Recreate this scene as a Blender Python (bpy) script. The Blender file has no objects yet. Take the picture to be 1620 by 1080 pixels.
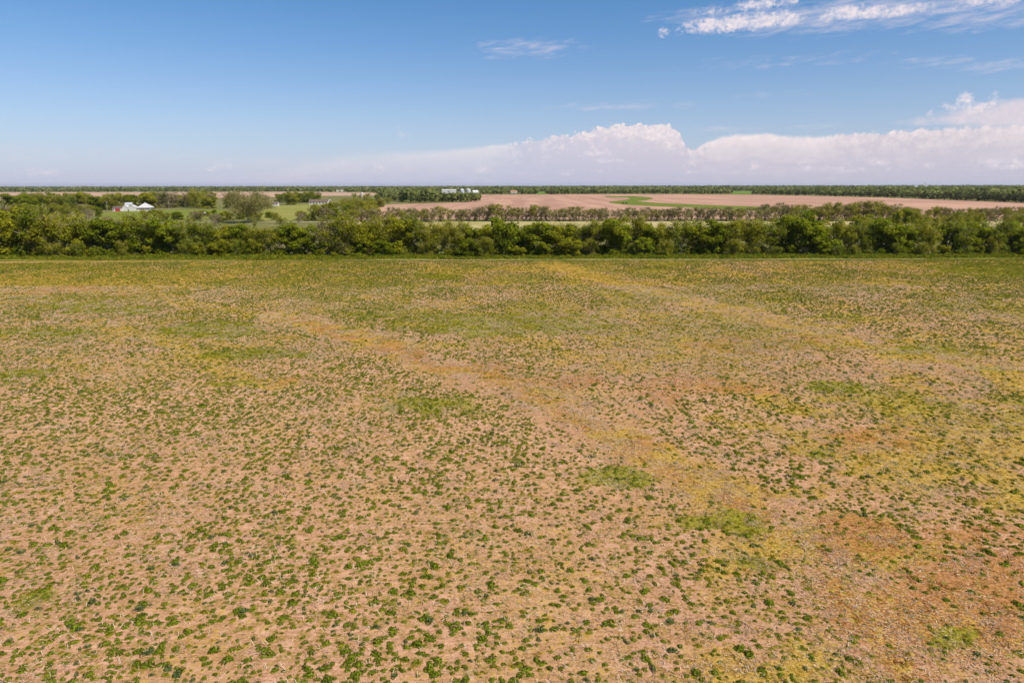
import bpy, math, random
import numpy as np
from mathutils import Matrix, Vector

rad = math.radians
S = bpy.context.scene
COL = S.collection
rng = np.random.default_rng(7)
random.seed(7)

# ------------------------------------------------------------------ camera
CAM_H = 18.0
PITCH = 12.86
ROLL = -0.09
FPX = 1080.0                       # focal length in pixels of a 1620 wide frame
cd = bpy.data.cameras.new('camera')
cd.lens = 24.0; cd.sensor_width = 36.0; cd.clip_start = 0.5; cd.clip_end = 200000.0
cam = bpy.data.objects.new('camera', cd); COL.objects.link(cam)
CROT = Matrix.Rotation(rad(90 - PITCH), 3, 'X') @ Matrix.Rotation(rad(ROLL), 3, 'Z')
cam.matrix_world = Matrix.Translation((0, 0, CAM_H)) @ CROT.to_4x4()
S.camera = cam
CR = np.array(CROT)

def ray(px, py):
    d = CR @ np.array([(px - 810) / FPX, -(py - 540) / FPX, -1.0])
    return d / np.linalg.norm(d)

def gnd(px, py, z=0.0):
    """ground point that the photograph shows at pixel px, py"""
    d = ray(px, py)
    t = (CAM_H - z) / max(-d[2], 1e-5)
    return d[0] * t, d[1] * t

def to_px(x, y, z=0.0):
    v = np.stack([x, y, np.zeros_like(x) + z - CAM_H], -1) @ CR
    w = np.maximum(-v[..., 2], 1e-3)
    return 810 + FPX * v[..., 0] / w, 540 - FPX * v[..., 1] / w

def azel(px, py):
    d = ray(px, py)
    return math.degrees(math.atan2(d[0], d[1])), math.degrees(math.asin(d[2]))

# ------------------------------------------------------------------ exposure, sun
EXPO = 0.50
S.view_settings.view_transform = 'Standard'
S.view_settings.look = 'None'
S.view_settings.gamma = 1.0
S.view_settings.use_curve_mapping = False
S.view_settings.exposure = EXPO
SUN_EL, SUN_AZ = 50.0, 126.0        # azimuth from +Y (view direction) towards +X
sd = bpy.data.lights.new('sun', 'SUN'); sd.energy = 4.3; sd.angle = rad(0.53)
sd.color = (1.0, 0.93, 0.82)
sun = bpy.data.objects.new('sun', sd); COL.objects.link(sun)
sv = Vector((math.sin(rad(SUN_AZ)) * math.cos(rad(SUN_EL)), math.cos(rad(SUN_AZ)) * math.cos(rad(SUN_EL)), math.sin(rad(SUN_EL))))
sun.rotation_euler = sv.to_track_quat('Z', 'Y').to_euler()
sun.location = (0, 0, 300)

# ------------------------------------------------------------------ world: sky and clouds
W = bpy.data.worlds.new('World'); S.world = W; W.use_nodes = True
NT = W.node_tree; NT.nodes.clear()

class N:
    """tiny expression wrapper round shader nodes"""
    def __init__(s, sock, nt=None): s.s = sock; s.nt = nt or NT
    def _m(s, op, *a):
        n = s.nt.nodes.new('ShaderNodeMath'); n.operation = op
        for i, v in enumerate((s,) + a):
            if isinstance(v, N): s.nt.links.new(v.s, n.inputs[i])
            else: n.inputs[i].default_value = v
        return N(n.outputs[0], s.nt)
    def __add__(s, o): return s._m('ADD', o)
    __radd__ = __add__
    def __mul__(s, o): return s._m('MULTIPLY', o)
    __rmul__ = __mul__
    def __sub__(s, o): return s._m('SUBTRACT', o)
    def __rsub__(s, o): return (s * -1.0) + o
    def max(s, o): return s._m('MAXIMUM', o)
    def min(s, o): return s._m('MINIMUM', o)
    def pow(s, o): return s._m('POWER', o)
    def abs(s): return s._m('ABSOLUTE')
    def exp(s): return s._m('EXPONENT')
    def sstep(s, a, b, lo=0.0, hi=1.0):
        n = s.nt.nodes.new('ShaderNodeMapRange'); n.interpolation_type = 'SMOOTHSTEP'
        s.nt.links.new(s.s, n.inputs[0])
        for i, v in ((1, a), (2, b), (3, lo), (4, hi)):
            if isinstance(v, N): s.nt.links.new(v.s, n.inputs[i])
            else: n.inputs[i].default_value = v
        return N(n.outputs[0], s.nt)
    def lin(s, a, b, lo=0.0, hi=1.0):
        r = s.sstep(a, b, lo, hi); r.s.node.interpolation_type = 'LINEAR'; return r

def noise(nt, vec, scale, detail=4.0, rough=0.55, dist=0.0, dims='3D'):
    n = nt.nodes.new('ShaderNodeTexNoise'); n.noise_dimensions = dims
    n.inputs['Scale'].default_value = scale; n.inputs['Detail'].default_value = detail
    n.inputs['Roughness'].default_value = rough; n.inputs['Distortion'].default_value = dist
    if vec is not None: nt.links.new(vec, n.inputs['Vector'])
    return N(n.outputs[0], nt)

def comb(nt, x, y, z=0.0):
    n = nt.nodes.new('ShaderNodeCombineXYZ')
    for i, v in enumerate((x, y, z)):
        if isinstance(v, N): nt.links.new(v.s, n.inputs[i])
        else: n.inputs[i].default_value = v
    return n.outputs[0]

def mixc(nt, f, a, b):
    n = nt.nodes.new('ShaderNodeMix'); n.data_type = 'RGBA'
    for sk, v in ((n.inputs[0], f), (n.inputs[6], a), (n.inputs[7], b)):
        if isinstance(v, N): nt.links.new(v.s, sk)
        elif isinstance(v, bpy.types.NodeSocket): nt.links.new(v, sk)
        elif isinstance(v, (int, float)): sk.default_value = v
        else: sk.default_value = tuple(v) + (1.0,) if len(v) == 3 else v
    return n.outputs[2]

def srgb(r, g, b):
    return tuple(((c / 255 + 0.055) / 1.055) ** 2.4 if c > 10 else c / 255 / 12.92 for c in (r, g, b))

def skyc(r, g, b):
    k = 2 ** -EXPO
    return tuple(c * k for c in srgb(r, g, b))

def fcurve(nt, x, pts):
    n = nt.nodes.new('ShaderNodeFloatCurve')
    nt.links.new(x.s, n.inputs['Value'])
    cu = n.mapping.curves[0]
    pts = sorted(pts)
    n.mapping.use_clip = False
    for i, p in enumerate(pts):
        if i < 2:
            q = cu.points[0 if i == 0 else len(cu.points) - 1]
            q.location = p
        else: cu.points.new(*p)
    for q in cu.points: q.handle_type = 'AUTO'
    n.mapping.update()
    return N(n.outputs[0], nt)

def build_sky():
    nt = NT
    tc = nt.nodes.new('ShaderNodeTexCoord')
    sep = nt.nodes.new('ShaderNodeSeparateXYZ'); nt.links.new(tc.outputs['Generated'], sep.inputs[0])
    X, Y, Z = (N(sep.outputs[i], nt) for i in range(3))
    A = X._m('ARCTAN2', Y) * (180 / math.pi)
    L = Z.min(1.0).max(-1.0)._m('ARCSINE') * (180 / math.pi)
    sky = nt.nodes.new('ShaderNodeTexSky'); sky.sky_type = 'NISHITA'; sky.sun_disc = False
    sky.sun_elevation = rad(SUN_EL); sky.sun_rotation = rad(SUN_AZ)
    sky.altitude = 300; sky.air_density = 1.0; sky.dust_density = 0.35; sky.ozone_density = 2.2
    st = nt.nodes.new('ShaderNodeVectorMath'); st.operation = 'SCALE'
    nt.links.new(sky.outputs[0], st.inputs[0]); st.inputs['Scale'].default_value = SKY_STR
    base = st.outputs[0]
    tn = nt.nodes.new('ShaderNodeVectorMath'); tn.operation = 'MULTIPLY'; nt.links.new(base, tn.inputs[0]); nt.links.new(mixc(nt, L.sstep(4, 15), (.75, .87, 1.07), (.50, .83, 1.09)), tn.inputs[1]); base = tn.outputs[0]
    # lilac moisture near the horizon
    hz = (L.max(0.0) * (-1 / 3.6)).exp() * 0.96
    base = mixc(nt, hz, base, skyc(196, 198, 224))
    v2 = comb(nt, A, L, 0.0)
    # ---- cloud bank along the horizon
    A01 = A.lin(-40, 40)
    def crv(pts, k):
        return fcurve(nt, A01, [((azel(px, 290)[0] + 40) / 80, v * k) for px, v in pts])
    top_pts = [(-150, 282), (250, 281), (400, 275), (500, 256), (570, 244), (650, 239), (740, 233), (800, 225), (850, 215), (880, 208), (905, 207), (940, 199),
               (965, 193), (1000, 191), (1030, 190), (1055, 194), (1070, 204), (1080, 222), (1092, 229), (1115, 222), (1150, 213), (1200, 210), (1240, 214),
               (1290, 214), (1340, 207), (1400, 204), (1450, 201), (1500, 197), (1560, 196), (1620, 194), (1760, 215)]
    top = fcurve(nt, A01, [((azel(px, 290)[0] + 40) / 80, azel(px, py)[1] / 10) for px, py in top_pts]) * 10.0
    opa = crv([(-150, .15), (250, .2), (450, .3), (600, .42), (780, .62), (850, .84), (930, .96), (1080, .97), (1130, .95), (1250, .92), (1450, .92), (1700, .92)], 1.0)
    soft = crv([(-150, 1.3), (450, 1.2), (650, .8), (800, .35), (860, .1), (1070, .10), (1140, .40), (1250, .4), (1400, .25), (1700, .4)], 1.0)
    n1 = noise(nt, v2, 0.9, 7, 0.6) - 0.5
    n2 = noise(nt, v2, 3.2, 5, 0.6) - 0.5
    vo = nt.nodes.new('ShaderNodeTexVoronoi'); vo.feature = 'SMOOTH_F1'; vo.inputs['Scale'].default_value = 1.7
    vo.inputs['Smoothness'].default_value = 0.35; vo.inputs['Detail'].default_value = 3.0; vo.inputs['Roughness'].default_value = .6
    wv = nt.nodes.new('ShaderNodeVectorMath'); wv.operation = 'ADD'
    nt.links.new(v2, wv.inputs[0]); nt.links.new(comb(nt, n1 * 1.2, n2 * 0.8, 0.0), wv.inputs[1]); nt.links.new(wv.outputs[0], vo.inputs['Vector'])
    bil = 0.5 - N(vo.outputs['Distance'], nt)
    crisp = soft.sstep(0.5, 0.1)
    d = top + n1 * 0.42 + n2 * (crisp * .10 + .04) + (bil + .12) * (crisp * .5) + soft * .3 - 0.03 - L
    m = d.sstep(0.0, soft) * opa
    n3 = noise(nt, comb(nt, A * 0.5, L * 1.6, 0.0), 1.0, 6, 0.6)
    edge = (d.max(0.0) * (-1 / 1.15)).exp()
    lit = (edge * 1.45 + (bil + .02) * (edge * 2.2) * (crisp * .8 + .12) + n2 * (crisp * 1.6) * edge + (n3 - 0.5) * 0.7 - 0.06).max(0.0).min(1.0)
    low = mixc(nt, L.sstep(0.0, 4.5), skyc(196, 197, 219), skyc(211, 208, 224))
    lowr = mixc(nt, A.sstep(-5, 25), low, mixc(nt, L.sstep(0.0, 4.0), skyc(198, 194, 211), skyc(218, 207, 216)))
    cc = mixc(nt, lit, lowr, skyc(250, 236, 235))
    col = mixc(nt, m, base, cc)
    # ---- single clouds
    def puffs(vec, items, nz, lo, hi, amp):
        acc = None
        for px, py, rx, ry, s in items:
            a0, l0 = azel(px, py); ra, rl = rx / 18.5, ry / 19.0
            a = nt.nodes.new('ShaderNodeVectorMath'); a.operation = 'MULTIPLY_ADD'
            nt.links.new(vec, a.inputs[0]); a.inputs[1].default_value = (1 / ra, 1 / rl, 0); a.inputs[2].default_value = (-a0 / ra, -l0 / rl, 0)
            b = nt.nodes.new('ShaderNodeVectorMath'); b.operation = 'DOT_PRODUCT'
            nt.links.new(a.outputs[0], b.inputs[0]); nt.links.new(a.outputs[0], b.inputs[1])
            f = N(b.outputs['Value'], nt)._m('MULTIPLY_ADD', -s, s)
            acc = f if acc is None else acc.max(f)
        return (acc + (nz - 0.5) * amp).sstep(lo, hi)
    nb = noise(nt, comb(nt, A, L * 1.25, 3.0), 1.1, 7, 0.62)
    nbs = noise(nt, comb(nt, A * 1.0, L * 1.25, 9.0), 3.0, 6, 0.6)
    # veil and wisps
    nw = noise(nt, comb(nt, A * 0.35, L * 1.7 + A * -0.12, 5.0), 1.6, 7, 0.62, 0.4)
    wis = puffs(v2, [(835, 77, 95, 16, .5), (1240, 98, 130, 9, .3), (990, 168, 150, 8, .4), (1470, 98, 60, 8, .4), (1585, 104, 60, 10, .5),
                     (1380, 20, 270, 26, .75), (1120, 24, 100, 14, .5), (1560, 20, 120, 26, .6), (1150, 205, 70, 6, .4), (1290, 200, 60, 5, .3), (1215, 150, 60, 5, .2), (120, 245, 180, 14, .3),
                     (480, 262, 200, 16, .4)], nw, 0.0, 1.3, 2.2)
    col = mixc(nt, wis * 0.62, col, skyc(222, 214, 226))
    # anvil at the right edge
    anv = puffs(v2, [(1660, 178, 130, 22, 1.1), (1560, 187, 90, 10, .8), (1500, 190, 70, 8, .5)], nb, 0.0, 0.9, 1.0)
    col = mixc(nt, anv * 0.85, col, mixc(nt, nbs, skyc(214, 205, 218), skyc(240, 226, 228)))
    big = [(1075, 48, 20, 6, .5), (1110, 42, 36, 10, .9), (1150, 37, 50, 13, 1.2), (1195, 34, 50, 13, 1.2), (1238, 27, 30, 14, 1.1), (1050, 51, 10, 8, .8),
           (1190, 8, 30, 8, .9), (1225, 5, 40, 8, 1.0), (1310, 25, 14, 9, .9), (1345, 20, 28, 11, 1.1), (1385, 20, 36, 9, 1.1), (1422, 16, 26, 9, 1.1), (1460, 12, 26, 7, .8),
           (1500, 14, 30, 5, .5), (1555, 3, 36, 6, 1.0), (1590, 2, 20, 6, .9), (1130, 18, 24, 6, .45),
           (630, 209, 8, 9, .5), (641, 212, 8, 5, .3), (345, 264, 20, 7, .55), (58, 272, 22, 6, .5), (1526, 158, 13, 10, 1.2), (1518, 166, 24, 7, .9), (1548, 172, 20, 8, .7),
           (1573, 160, 9, 9, .6), (1473, 178, 6, 8, .8), (545, 265, 26, 7, .5), (603, 264, 22, 6, .55), (765, 269, 16, 7, .5), (945, 243, 36, 6, .6), (965, 254, 26, 4, .5),
           (1193, 261, 16, 7, .8), (1275, 257, 18, 6, .7), (1288, 265, 24, 4, .6), (1580, 257, 32, 8, 1.0), (1600, 262, 30, 6, .9), (1455, 262, 30, 5, .6), (1390, 258, 16, 6, .6),
           (1330, 240, 18, 4, .6), (1425, 238, 10, 4, .5), (835, 274, 26, 5, .5), (900, 273, 24, 5, .5), (950, 272, 22, 6, .55), (1100, 272, 30, 4, .5), (1340, 268, 60, 4, .5)]
    crn = puffs(v2, [(925, 214, 42, 11, 1.1), (985, 206, 44, 15, 1.4), (1035, 208, 36, 20, 1.5), (1062, 224, 20, 22, 1.0), (880, 218, 40, 8, .8)], nb * .5 + nbs * .5, 0.0, 1.4, 3.2)
    col = mixc(nt, crn * crn * m * .9, col, mixc(nt, ((nbs - .5) * 2.2 + .55).max(0.0).min(1.0), skyc(216, 211, 226), skyc(252, 238, 234)))
    pm = puffs(v2, big, nb * 0.6 + nbs * 0.4, 0.0, 1.5, 5.0)
    nsh = noise(nt, comb(nt, A * 1.0 + .12, L * 1.3 - .22, 9.0), 2.2, 5, 0.6)
    shade = ((nbs - nsh) * 1.5 + nb * .7 + .30).min(1.0).max(0.0)
    low_k = L.sstep(1.0, 5.5, 0.62, 0.93)
    col = mixc(nt, pm * low_k, col, mixc(nt, shade, skyc(198, 202, 226), skyc(250, 236, 236)))
    # below the horizon: far ground haze colour
    bg = nt.nodes.new('ShaderNodeBackground'); bg.inputs['Strength'].default_value = 1.0
    nt.links.new(col, bg.inputs['Color'])
    out = nt.nodes.new('ShaderNodeOutputWorld'); nt.links.new(bg.outputs[0], out.inputs[0])
SKY_STR = 0.076
build_sky()
try:
    W.cycles.sampling_method = 'MANUAL'; W.cycles.sample_map_resolution = 512
except Exception: pass

S.render.engine = 'CYCLES'
S.cycles.max_bounces = 5; S.cycles.diffuse_bounces = 3; S.cycles.transmission_bounces = 3; S.cycles.volume_bounces = 0
S.cycles.use_denoising = True; S.cycles.denoiser = 'OPENIMAGEDENOISE'

# ------------------------------------------------------------------ helpers
def link(name, me, mat=None, parent=None):
    o = bpy.data.objects.new(name, me); COL.objects.link(o)
    if mat is not None and me is not None and not me.materials: me.materials.append(mat)
    if parent is not None: o.parent = parent
    return o

def empty(name, loc=(0, 0, 0), rz=0.0):
    o = bpy.data.objects.new(name, None); COL.objects.link(o)
    o.location = loc; o.rotation_euler = (0, 0, rz); o.empty_display_size = 0.5
    return o

def tag(o, label, cat, group=None, kind=None):
    o['label'] = label; o['category'] = cat
    if group: o['group'] = group
    if kind: o['kind'] = kind
    return o

def mesh_np(name, v, faces, attrs=None, smooth=False):
    """faces: (n,3) or (n,4) array"""
    me = bpy.data.meshes.new(name)
    v = np.asarray(v, np.float32); f = np.asarray(faces, np.int32)
    k = f.shape[1]
    me.vertices.add(len(v)); me.vertices.foreach_set('co', v.ravel())
    me.loops.add(f.size); me.loops.foreach_set('vertex_index', f.ravel())
    me.polygons.add(len(f)); me.polygons.foreach_set('loop_start', np.arange(0, f.size, k, dtype=np.int32))
    try: me.polygons.foreach_set('loop_total', np.full(len(f), k, np.int32))
    except Exception: pass
    me.update(calc_edges=True)
    if smooth: me.polygons.foreach_set('use_smooth', np.ones(len(f), bool))
    for an, av in (attrs or {}).items():
        a = me.attributes.new(an, 'FLOAT', 'POINT'); a.data.foreach_set('value', np.asarray(av, np.float32))
    me.validate(); me.update()
    return me

class MB:
    def __init__(s): s.v = []; s.f = []
    def box(s, x0, y0, z0, x1, y1, z1):
        b = len(s.v)
        s.v += [(x0, y0, z0), (x1, y0, z0), (x1, y1, z0), (x0, y1, z0), (x0, y0, z1), (x1, y0, z1), (x1, y1, z1), (x0, y1, z1)]
        s.f += [(b, b+3, b+2, b+1), (b+4, b+5, b+6, b+7), (b, b+1, b+5, b+4), (b+1, b+2, b+6, b+5), (b+2, b+3, b+7, b+6), (b+3, b, b+4, b+7)]
        return s
    def poly(s, pts):
        b = len(s.v); s.v += list(pts); s.f.append(tuple(range(b, b + len(pts)))); return s
    def lathe(s, prof, n=16, cx=0, cy=0, cap=True):
        b = len(s.v)
        for r, z in prof:
            for k in range(n):
                a = 2 * math.pi * k / n; s.v.append((cx + r * math.cos(a), cy + r * math.sin(a), z))
        for i in range(len(prof) - 1):
            for k in range(n):
                k2 = (k + 1) % n
                s.f.append((b + i*n + k, b + i*n + k2, b + (i+1)*n + k2, b + (i+1)*n + k))
        if cap:
            s.f.append(tuple(b + (n - 1 - k) for k in range(n))); s.f.append(tuple(b + (len(prof)-1)*n + k for k in range(n)))
        return s
    def build(s, name, mat, parent=None, loc=(0, 0, 0)):
        me = bpy.data.meshes.new(name); me.from_pydata(s.v, [], s.f); me.update()
        o = link(name, me, mat, parent); o.location = loc
        return o

# value noise on numpy arrays
_lat = np.random.default_rng(3).random((256, 256))
def vn(x, y, s, oct=4, seed=0, gain=0.5):
    x = np.asarray(x) / s + 17.3 * seed; y = np.asarray(y) / s - 9.1 * seed
    t = 0; amp = 1; tot = 0
    for k in range(oct):
        xi = np.floor(x).astype(int); yi = np.floor(y).astype(int); fx = x - xi; fy = y - yi
        fx = fx * fx * (3 - 2 * fx); fy = fy * fy * (3 - 2 * fy)
        g = lambda i, j: _lat[(xi + i) & 255, (yi + j) & 255]
        t = t + amp * ((g(0,0) * (1-fx) + g(1,0) * fx) * (1-fy) + (g(0,1) * (1-fx) + g(1,1) * fx) * fy)
        tot += amp; amp *= gain; x = x * 2.03 + 5.7; y = y * 2.03 + 1.9
    return t / tot
def ss(x, a, b):
    t = np.clip((x - a) / (b - a), 0, 1); return t * t * (3 - 2 * t)

# ------------------------------------------------------------------ materials
def new_mat(name):
    m = bpy.data.materials.new(name); m.use_nodes = True
    nt = m.node_tree; nt.nodes.clear()
    out = nt.nodes.new('ShaderNodeOutputMaterial')
    return m, nt, out

def attr(nt, name, kind='GEOMETRY'):
    n = nt.nodes.new('ShaderNodeAttribute'); n.attribute_name = name; n.attribute_type = kind
    return N(n.outputs['Fac'], nt)

def simple(name, c, rough=0.8, var=0.12, scale=1.5):
    m, nt, out = new_mat(name)
    b = nt.nodes.new('ShaderNodeBsdfPrincipled'); b.inputs['Roughness'].default_value = rough
    tc = nt.nodes.new('ShaderNodeTexCoord')
    n = noise(nt, tc.outputs['Object'], scale, 5, .6).sstep(.3, .7)
    nt.links.new(mixc(nt, n, tuple(x * (1 - var) for x in c), tuple(min(1, x * (1 + var)) for x in c)), b.inputs['Base Color'])
    nt.links.new(b.outputs[0], out.inputs[0])
    return m

def leaf_mat(name, dark, mid, light, trans=0.35, objvar=0.25):
    """tint 0..1 per leaf picks between three leaf colours; every tree shifts it a little"""
    m, nt, out = new_mat(name)
    t = attr(nt, 'tint')
    oi = nt.nodes.new('ShaderNodeObjectInfo'); r = N(oi.outputs['Random'], nt)
    t = (t + (r - 0.5) * objvar)
    c = mixc(nt, t.sstep(0.0, 0.5), dark, mid); c = mixc(nt, t.sstep(0.5, 1.0), c, light)
    d = nt.nodes.new('ShaderNodeBsdfDiffuse'); tr = nt.nodes.new('ShaderNodeBsdfTranslucent'); mx = nt.nodes.new('ShaderNodeMixShader')
    nt.links.new(c, d.inputs[0]); nt.links.new(c, tr.inputs[0]); mx.inputs[0].default_value = trans
    nt.links.new(d.outputs[0], mx.inputs[1]); nt.links.new(tr.outputs[0], mx.inputs[2]); nt.links.new(mx.outputs[0], out.inputs[0])
    return m

M = {}
M['leaf_dark'] = leaf_mat('leaf_dark_green', (.100, .125, .008), (.200, .235, .012), (.320, .335, .018), .5)
M['leaf_yellow'] = leaf_mat('leaf_yellow_green', (.150, .160, .010), (.290, .285, .016), (.420, .390, .026), .5)
M['leaf_olive'] = leaf_mat('leaf_olive', (.150, .145, .040), (.240, .220, .060), (.330, .290, .095), .4)
M['leaf_far'] = leaf_mat('leaf_far_wood', (.115, .135, .032), (.195, .205, .055), (.320, .275, .115), .3, .1)
M['twig'] = leaf_mat('bare_twigs', (.17, .125, .075), (.30, .23, .14), (.44, .35, .22), .0, .3)
M['bark'] = simple('bark_grey', (.27, .205, .15), .95, .35, 3)
M['bark_pale'] = simple('bark_pale', (.36, .27, .20), .95, .25, 3)
M['weed_green'] = leaf_mat('weed_green', (.060, .085, .007), (.150, .190, .013), (.265, .295, .026), .4, .35)
M['weed_grey'] = leaf_mat('weed_bluish', (.040, .065, .018), (.095, .135, .035), (.170, .200, .070), .3, .3)
M['weed_lime'] = leaf_mat('weed_lime', (.120, .125, .008), (.220, .210, .014), (.320, .280, .026), .3, .3)
M['weed_gold'] = leaf_mat('weed_gold', (.240, .150, .018), (.400, .270, .030), (.520, .380, .060), .3, .3)
M['weed_rust'] = leaf_mat('weed_rust', (.230, .090, .025), (.360, .160, .040), (.460, .240, .080), .3, .3)
M['straw'] = simple('straw', (.62, .48, .33), .8, .25, 6)
M['straw_brown'] = simple('dry_stem', (.30, .19, .12), .9, .35, 6)
M['white_metal'] = simple('white_sheet_metal', (.52, .50, .48), .5, .04)
M['white_wall'] = simple('white_wall', (.56, .53, .49), .8, .05)
M['red'] = simple('barn_red', (.38, .030, .035), .7, .12)
M['dark'] = simple('dark_opening', (.02, .02, .022), .4, .2)
M['glass'] = simple('window_glass', (.03, .035, .04), .1, .2)
M['brown_roof'] = simple('brown_roof', (.13, .085, .065), .8, .15)
M['grey_roof'] = simple('grey_metal_roof', (.42, .44, .46), .5, .06)
M['orange_roof'] = simple('orange_roof', (.34, .18, .11), .8, .1)
M['pole'] = simple('pole_wood', (.30, .25, .20), .9, .2)
M['cow'] = simple('cow_hide', (.015, .012, .012), .8, .3)
M['white_paint'] = simple('white_paint', (.66, .65, .63), .5, .03)

# ------------------------------------------------------------------ field masks (painted by what grows where)
def band(px, py, pts, w0, w1):
    """distance based mask round a line of pixels, half width grows from w0 to w1 (vertical pixels)"""
    best = np.zeros_like(px)
    P = np.array(pts, float); seg = np.linalg.norm(np.diff(P, axis=0), axis=1); tot = seg.sum(); acc = 0
    for i in range(len(P) - 1):
        a, b = P[i], P[i+1]; ab = b - a
        t = np.clip(((px - a[0]) * ab[0] + (py - a[1]) * ab[1]) / (ab @ ab), 0, 1)
        qx = a[0] + t * ab[0]; qy = a[1] + t * ab[1]
        w = w0 + (w1 - w0) * (acc + t * seg[i]) / tot
        dd = np.hypot((px - qx) / (w * 1.6), (py - qy) / w)
        best = np.maximum(best, np.clip(1.25 - dd, 0, 1)); acc += seg[i]
    return best
def blobs(px, py, items):
    m = np.zeros_like(px)
    for cx, cy, rx, ry, s in items:
        e = np.hypot((px - cx) / rx, (py - cy) / ry)
        m = np.maximum(m, s * np.clip(1.35 - e, 0, 1))
    return m
MAIN = [(430, 500), (520, 520), (610, 548), (700, 585), (790, 610), (880, 650), (960, 688), (1050, 735), (1150, 785), (1240, 850), (1330, 930), (1420, 1010), (1480, 1090)]
SECOND = [(860, 418), (960, 442), (1080, 478), (1180, 500), (1290, 527), (1400, 552), (1520, 572), (1640, 592)]
THIRD = [(160, 512), (240, 538), (330, 566), (400, 600), (480, 612)]
FOURTH = [(230, 462), (330, 484), (420, 500), (520, 520)]
def masks(x, y):
    px, py = to_px(x, y); _px0, _py0 = px, py
    wsc = np.clip((py - 392) * .20, 4, 100); px = px + (vn(x, y, 8, 5, 1, .6) - .5) * (50 + wsc * 1.6); py = py + (vn(x, y, 7, 5, 2, .6) - .5) * wsc
    near = ss(py, 420, 900)
    n1 = vn(x, y, 2.2, 4, 3); n2 = vn(x, y, 7, 4, 4); n3 = vn(x, y, 22, 3, 5)
    gold = np.maximum.reduce([band(px, py, THIRD, 9, 12) * .9, band(px, py, FOURTH, 7, 10) * .8, band(px, py, SECOND, 6, 10) * 1.0,
        band(px, py, MAIN, 8, 22) * .50,
        blobs(px, py, [(110, 455, 260, 24, .75), (420, 608, 80, 9, 1), (1560, 690, 130, 45, .8), (1450, 735, 140, 35, .6), (1590, 770, 60, 40, .7),
                       (1230, 660, 130, 18, .5), (1250, 800, 70, 22, .5), (1380, 800, 160, 40, .45), (1130, 622, 50, 9, .6), (860, 425, 130, 7, .5), (330, 480, 60, 6, .7),
                       (1420, 870, 140, 40, .6), (700, 790, 40, 14, .35), (820, 930, 120, 20, .3), (1490, 640, 90, 14, .5), (640, 950, 90, 20, .3), (160, 590, 60, 8, .4), (360, 490, 60, 7, .8), (510, 520, 50, 7, .8), (670, 548, 60, 8, .7), (860, 625, 40, 10, .7), (970, 680, 50, 12, .8), (1040, 712, 45, 12, 1.1), (1110, 770, 60, 14, .8), (1250, 855, 60, 24, .9), (1000, 450, 40, 5, .8), (1290, 522, 60, 7, .9)])])
    rust = np.maximum.reduce([band(px, py, MAIN, 7, 20) * .42, blobs(px, py, [(1370, 850, 90, 30, .95), (1560, 930, 120, 60, .9), (1600, 1010, 90, 40, .8), (1080, 620, 140, 35, .45),
        (860, 600, 90, 16, .6), (760, 575, 70, 12, .6), (1400, 700, 120, 20, .45), (1140, 625, 50, 9, .7), (1560, 850, 90, 30, .6), (1010, 700, 60, 14, .6), (120, 462, 150, 8, .4),
        (1200, 545, 150, 18, .4), (470, 608, 40, 6, .6), (420, 720, 20, 8, .3), (1480, 980, 120, 50, .5)])])
    lime = blobs(px, py, [(700, 438, 44, 4, 1), (330, 522, 90, 13, 1.2), (130, 490, 140, 10, .9), (90, 527, 110, 10, .7), (800, 512, 170, 24, 1.0), (930, 520, 100, 20, .55), (405, 560, 85, 12, 1.2),
        (350, 604, 50, 7, .9), (1345, 612, 62, 11, 1), (955, 752, 85, 18, 1.1), (1150, 908, 30, 15, 1), (50, 600, 110, 16, .7), (680, 640, 110, 18, .5), (1570, 428, 110, 16, .9), (1480, 550, 70, 9, .8),
        (1590, 470, 60, 12, .6), (1600, 585, 70, 12, .5), (1280, 440, 90, 8, .4), (1090, 825, 130, 30, 1.0), (1010, 790, 80, 24, .5), (1290, 890, 60, 22, .6), (1530, 1010, 70, 30, .5), (600, 500, 90, 8, .5),
        (560, 520, 50, 5, .6), (480, 440, 120, 5, .4), (430, 720, 80, 14, .35), (60, 960, 90, 30, .4), (1010, 470, 100, 10, .4), (1450, 480, 110, 14, .5), (1620, 790, 60, 12, .6), (1590, 640, 60, 14, .5),
        (1310, 715, 70, 14, .4), (780, 650, 50, 10, .4), (250, 640, 60, 8, .35), (600, 760, 60, 16, .25), (1160, 980, 60, 16, .3)])
    brown = np.maximum.reduce([band(px, py, MAIN, 13, 75) * 1.1, band(px, py, SECOND, 14, 30) * 1.0,
        blobs(px, py, [(1100, 565, 260, 50, .85), (1500, 1000, 260, 130, .9), (1420, 760, 260, 90, .6), (1350, 900, 200, 90, .7), (120, 455, 300, 30, .5), (1250, 600, 260, 40, .5), (860, 430, 120, 12, .5)])])
    th = lambda m, nn: ss(m * 1.1 + (nn - .5) * 1.7 * ss(m, 0, .35), .12, .80)
    gold = th(gold, n1 * .55 + n2 * .45); rust = th(rust, vn(x, y, 2.5, 4, 6) * .6 + vn(x, y, 8, 3, 7) * .4)
    lime = th(lime, vn(x, y, 2.0, 4, 8) * .6 + vn(x, y, 6, 3, 9) * .4); brown = ss(brown + (n2 - .5) * .5, .15, .8)
    far = ss(_py0 - .14 * np.maximum(_px0 - 800, 0), 640, 470)
    rt = ss(_px0, 950, 1250) * ss(_py0, 560, 660)
    gold = np.maximum(gold, (.28 + .36 * far + .44 * rt) * ss(vn(x, y, 5, 5, 12, .6), .40, .66))
    fl = ss(_py0, 520, 430) * ss(_px0, 900, 300); gold = np.maximum(gold, .6 * fl * ss(vn(x, y, 4, 5, 15, .6), .34, .6))
    lime = np.maximum(lime, (.20 + .46 * far + .22 * rt) * ss(vn(x, y, 9, 5, 13, .6), .38, .62))
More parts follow.
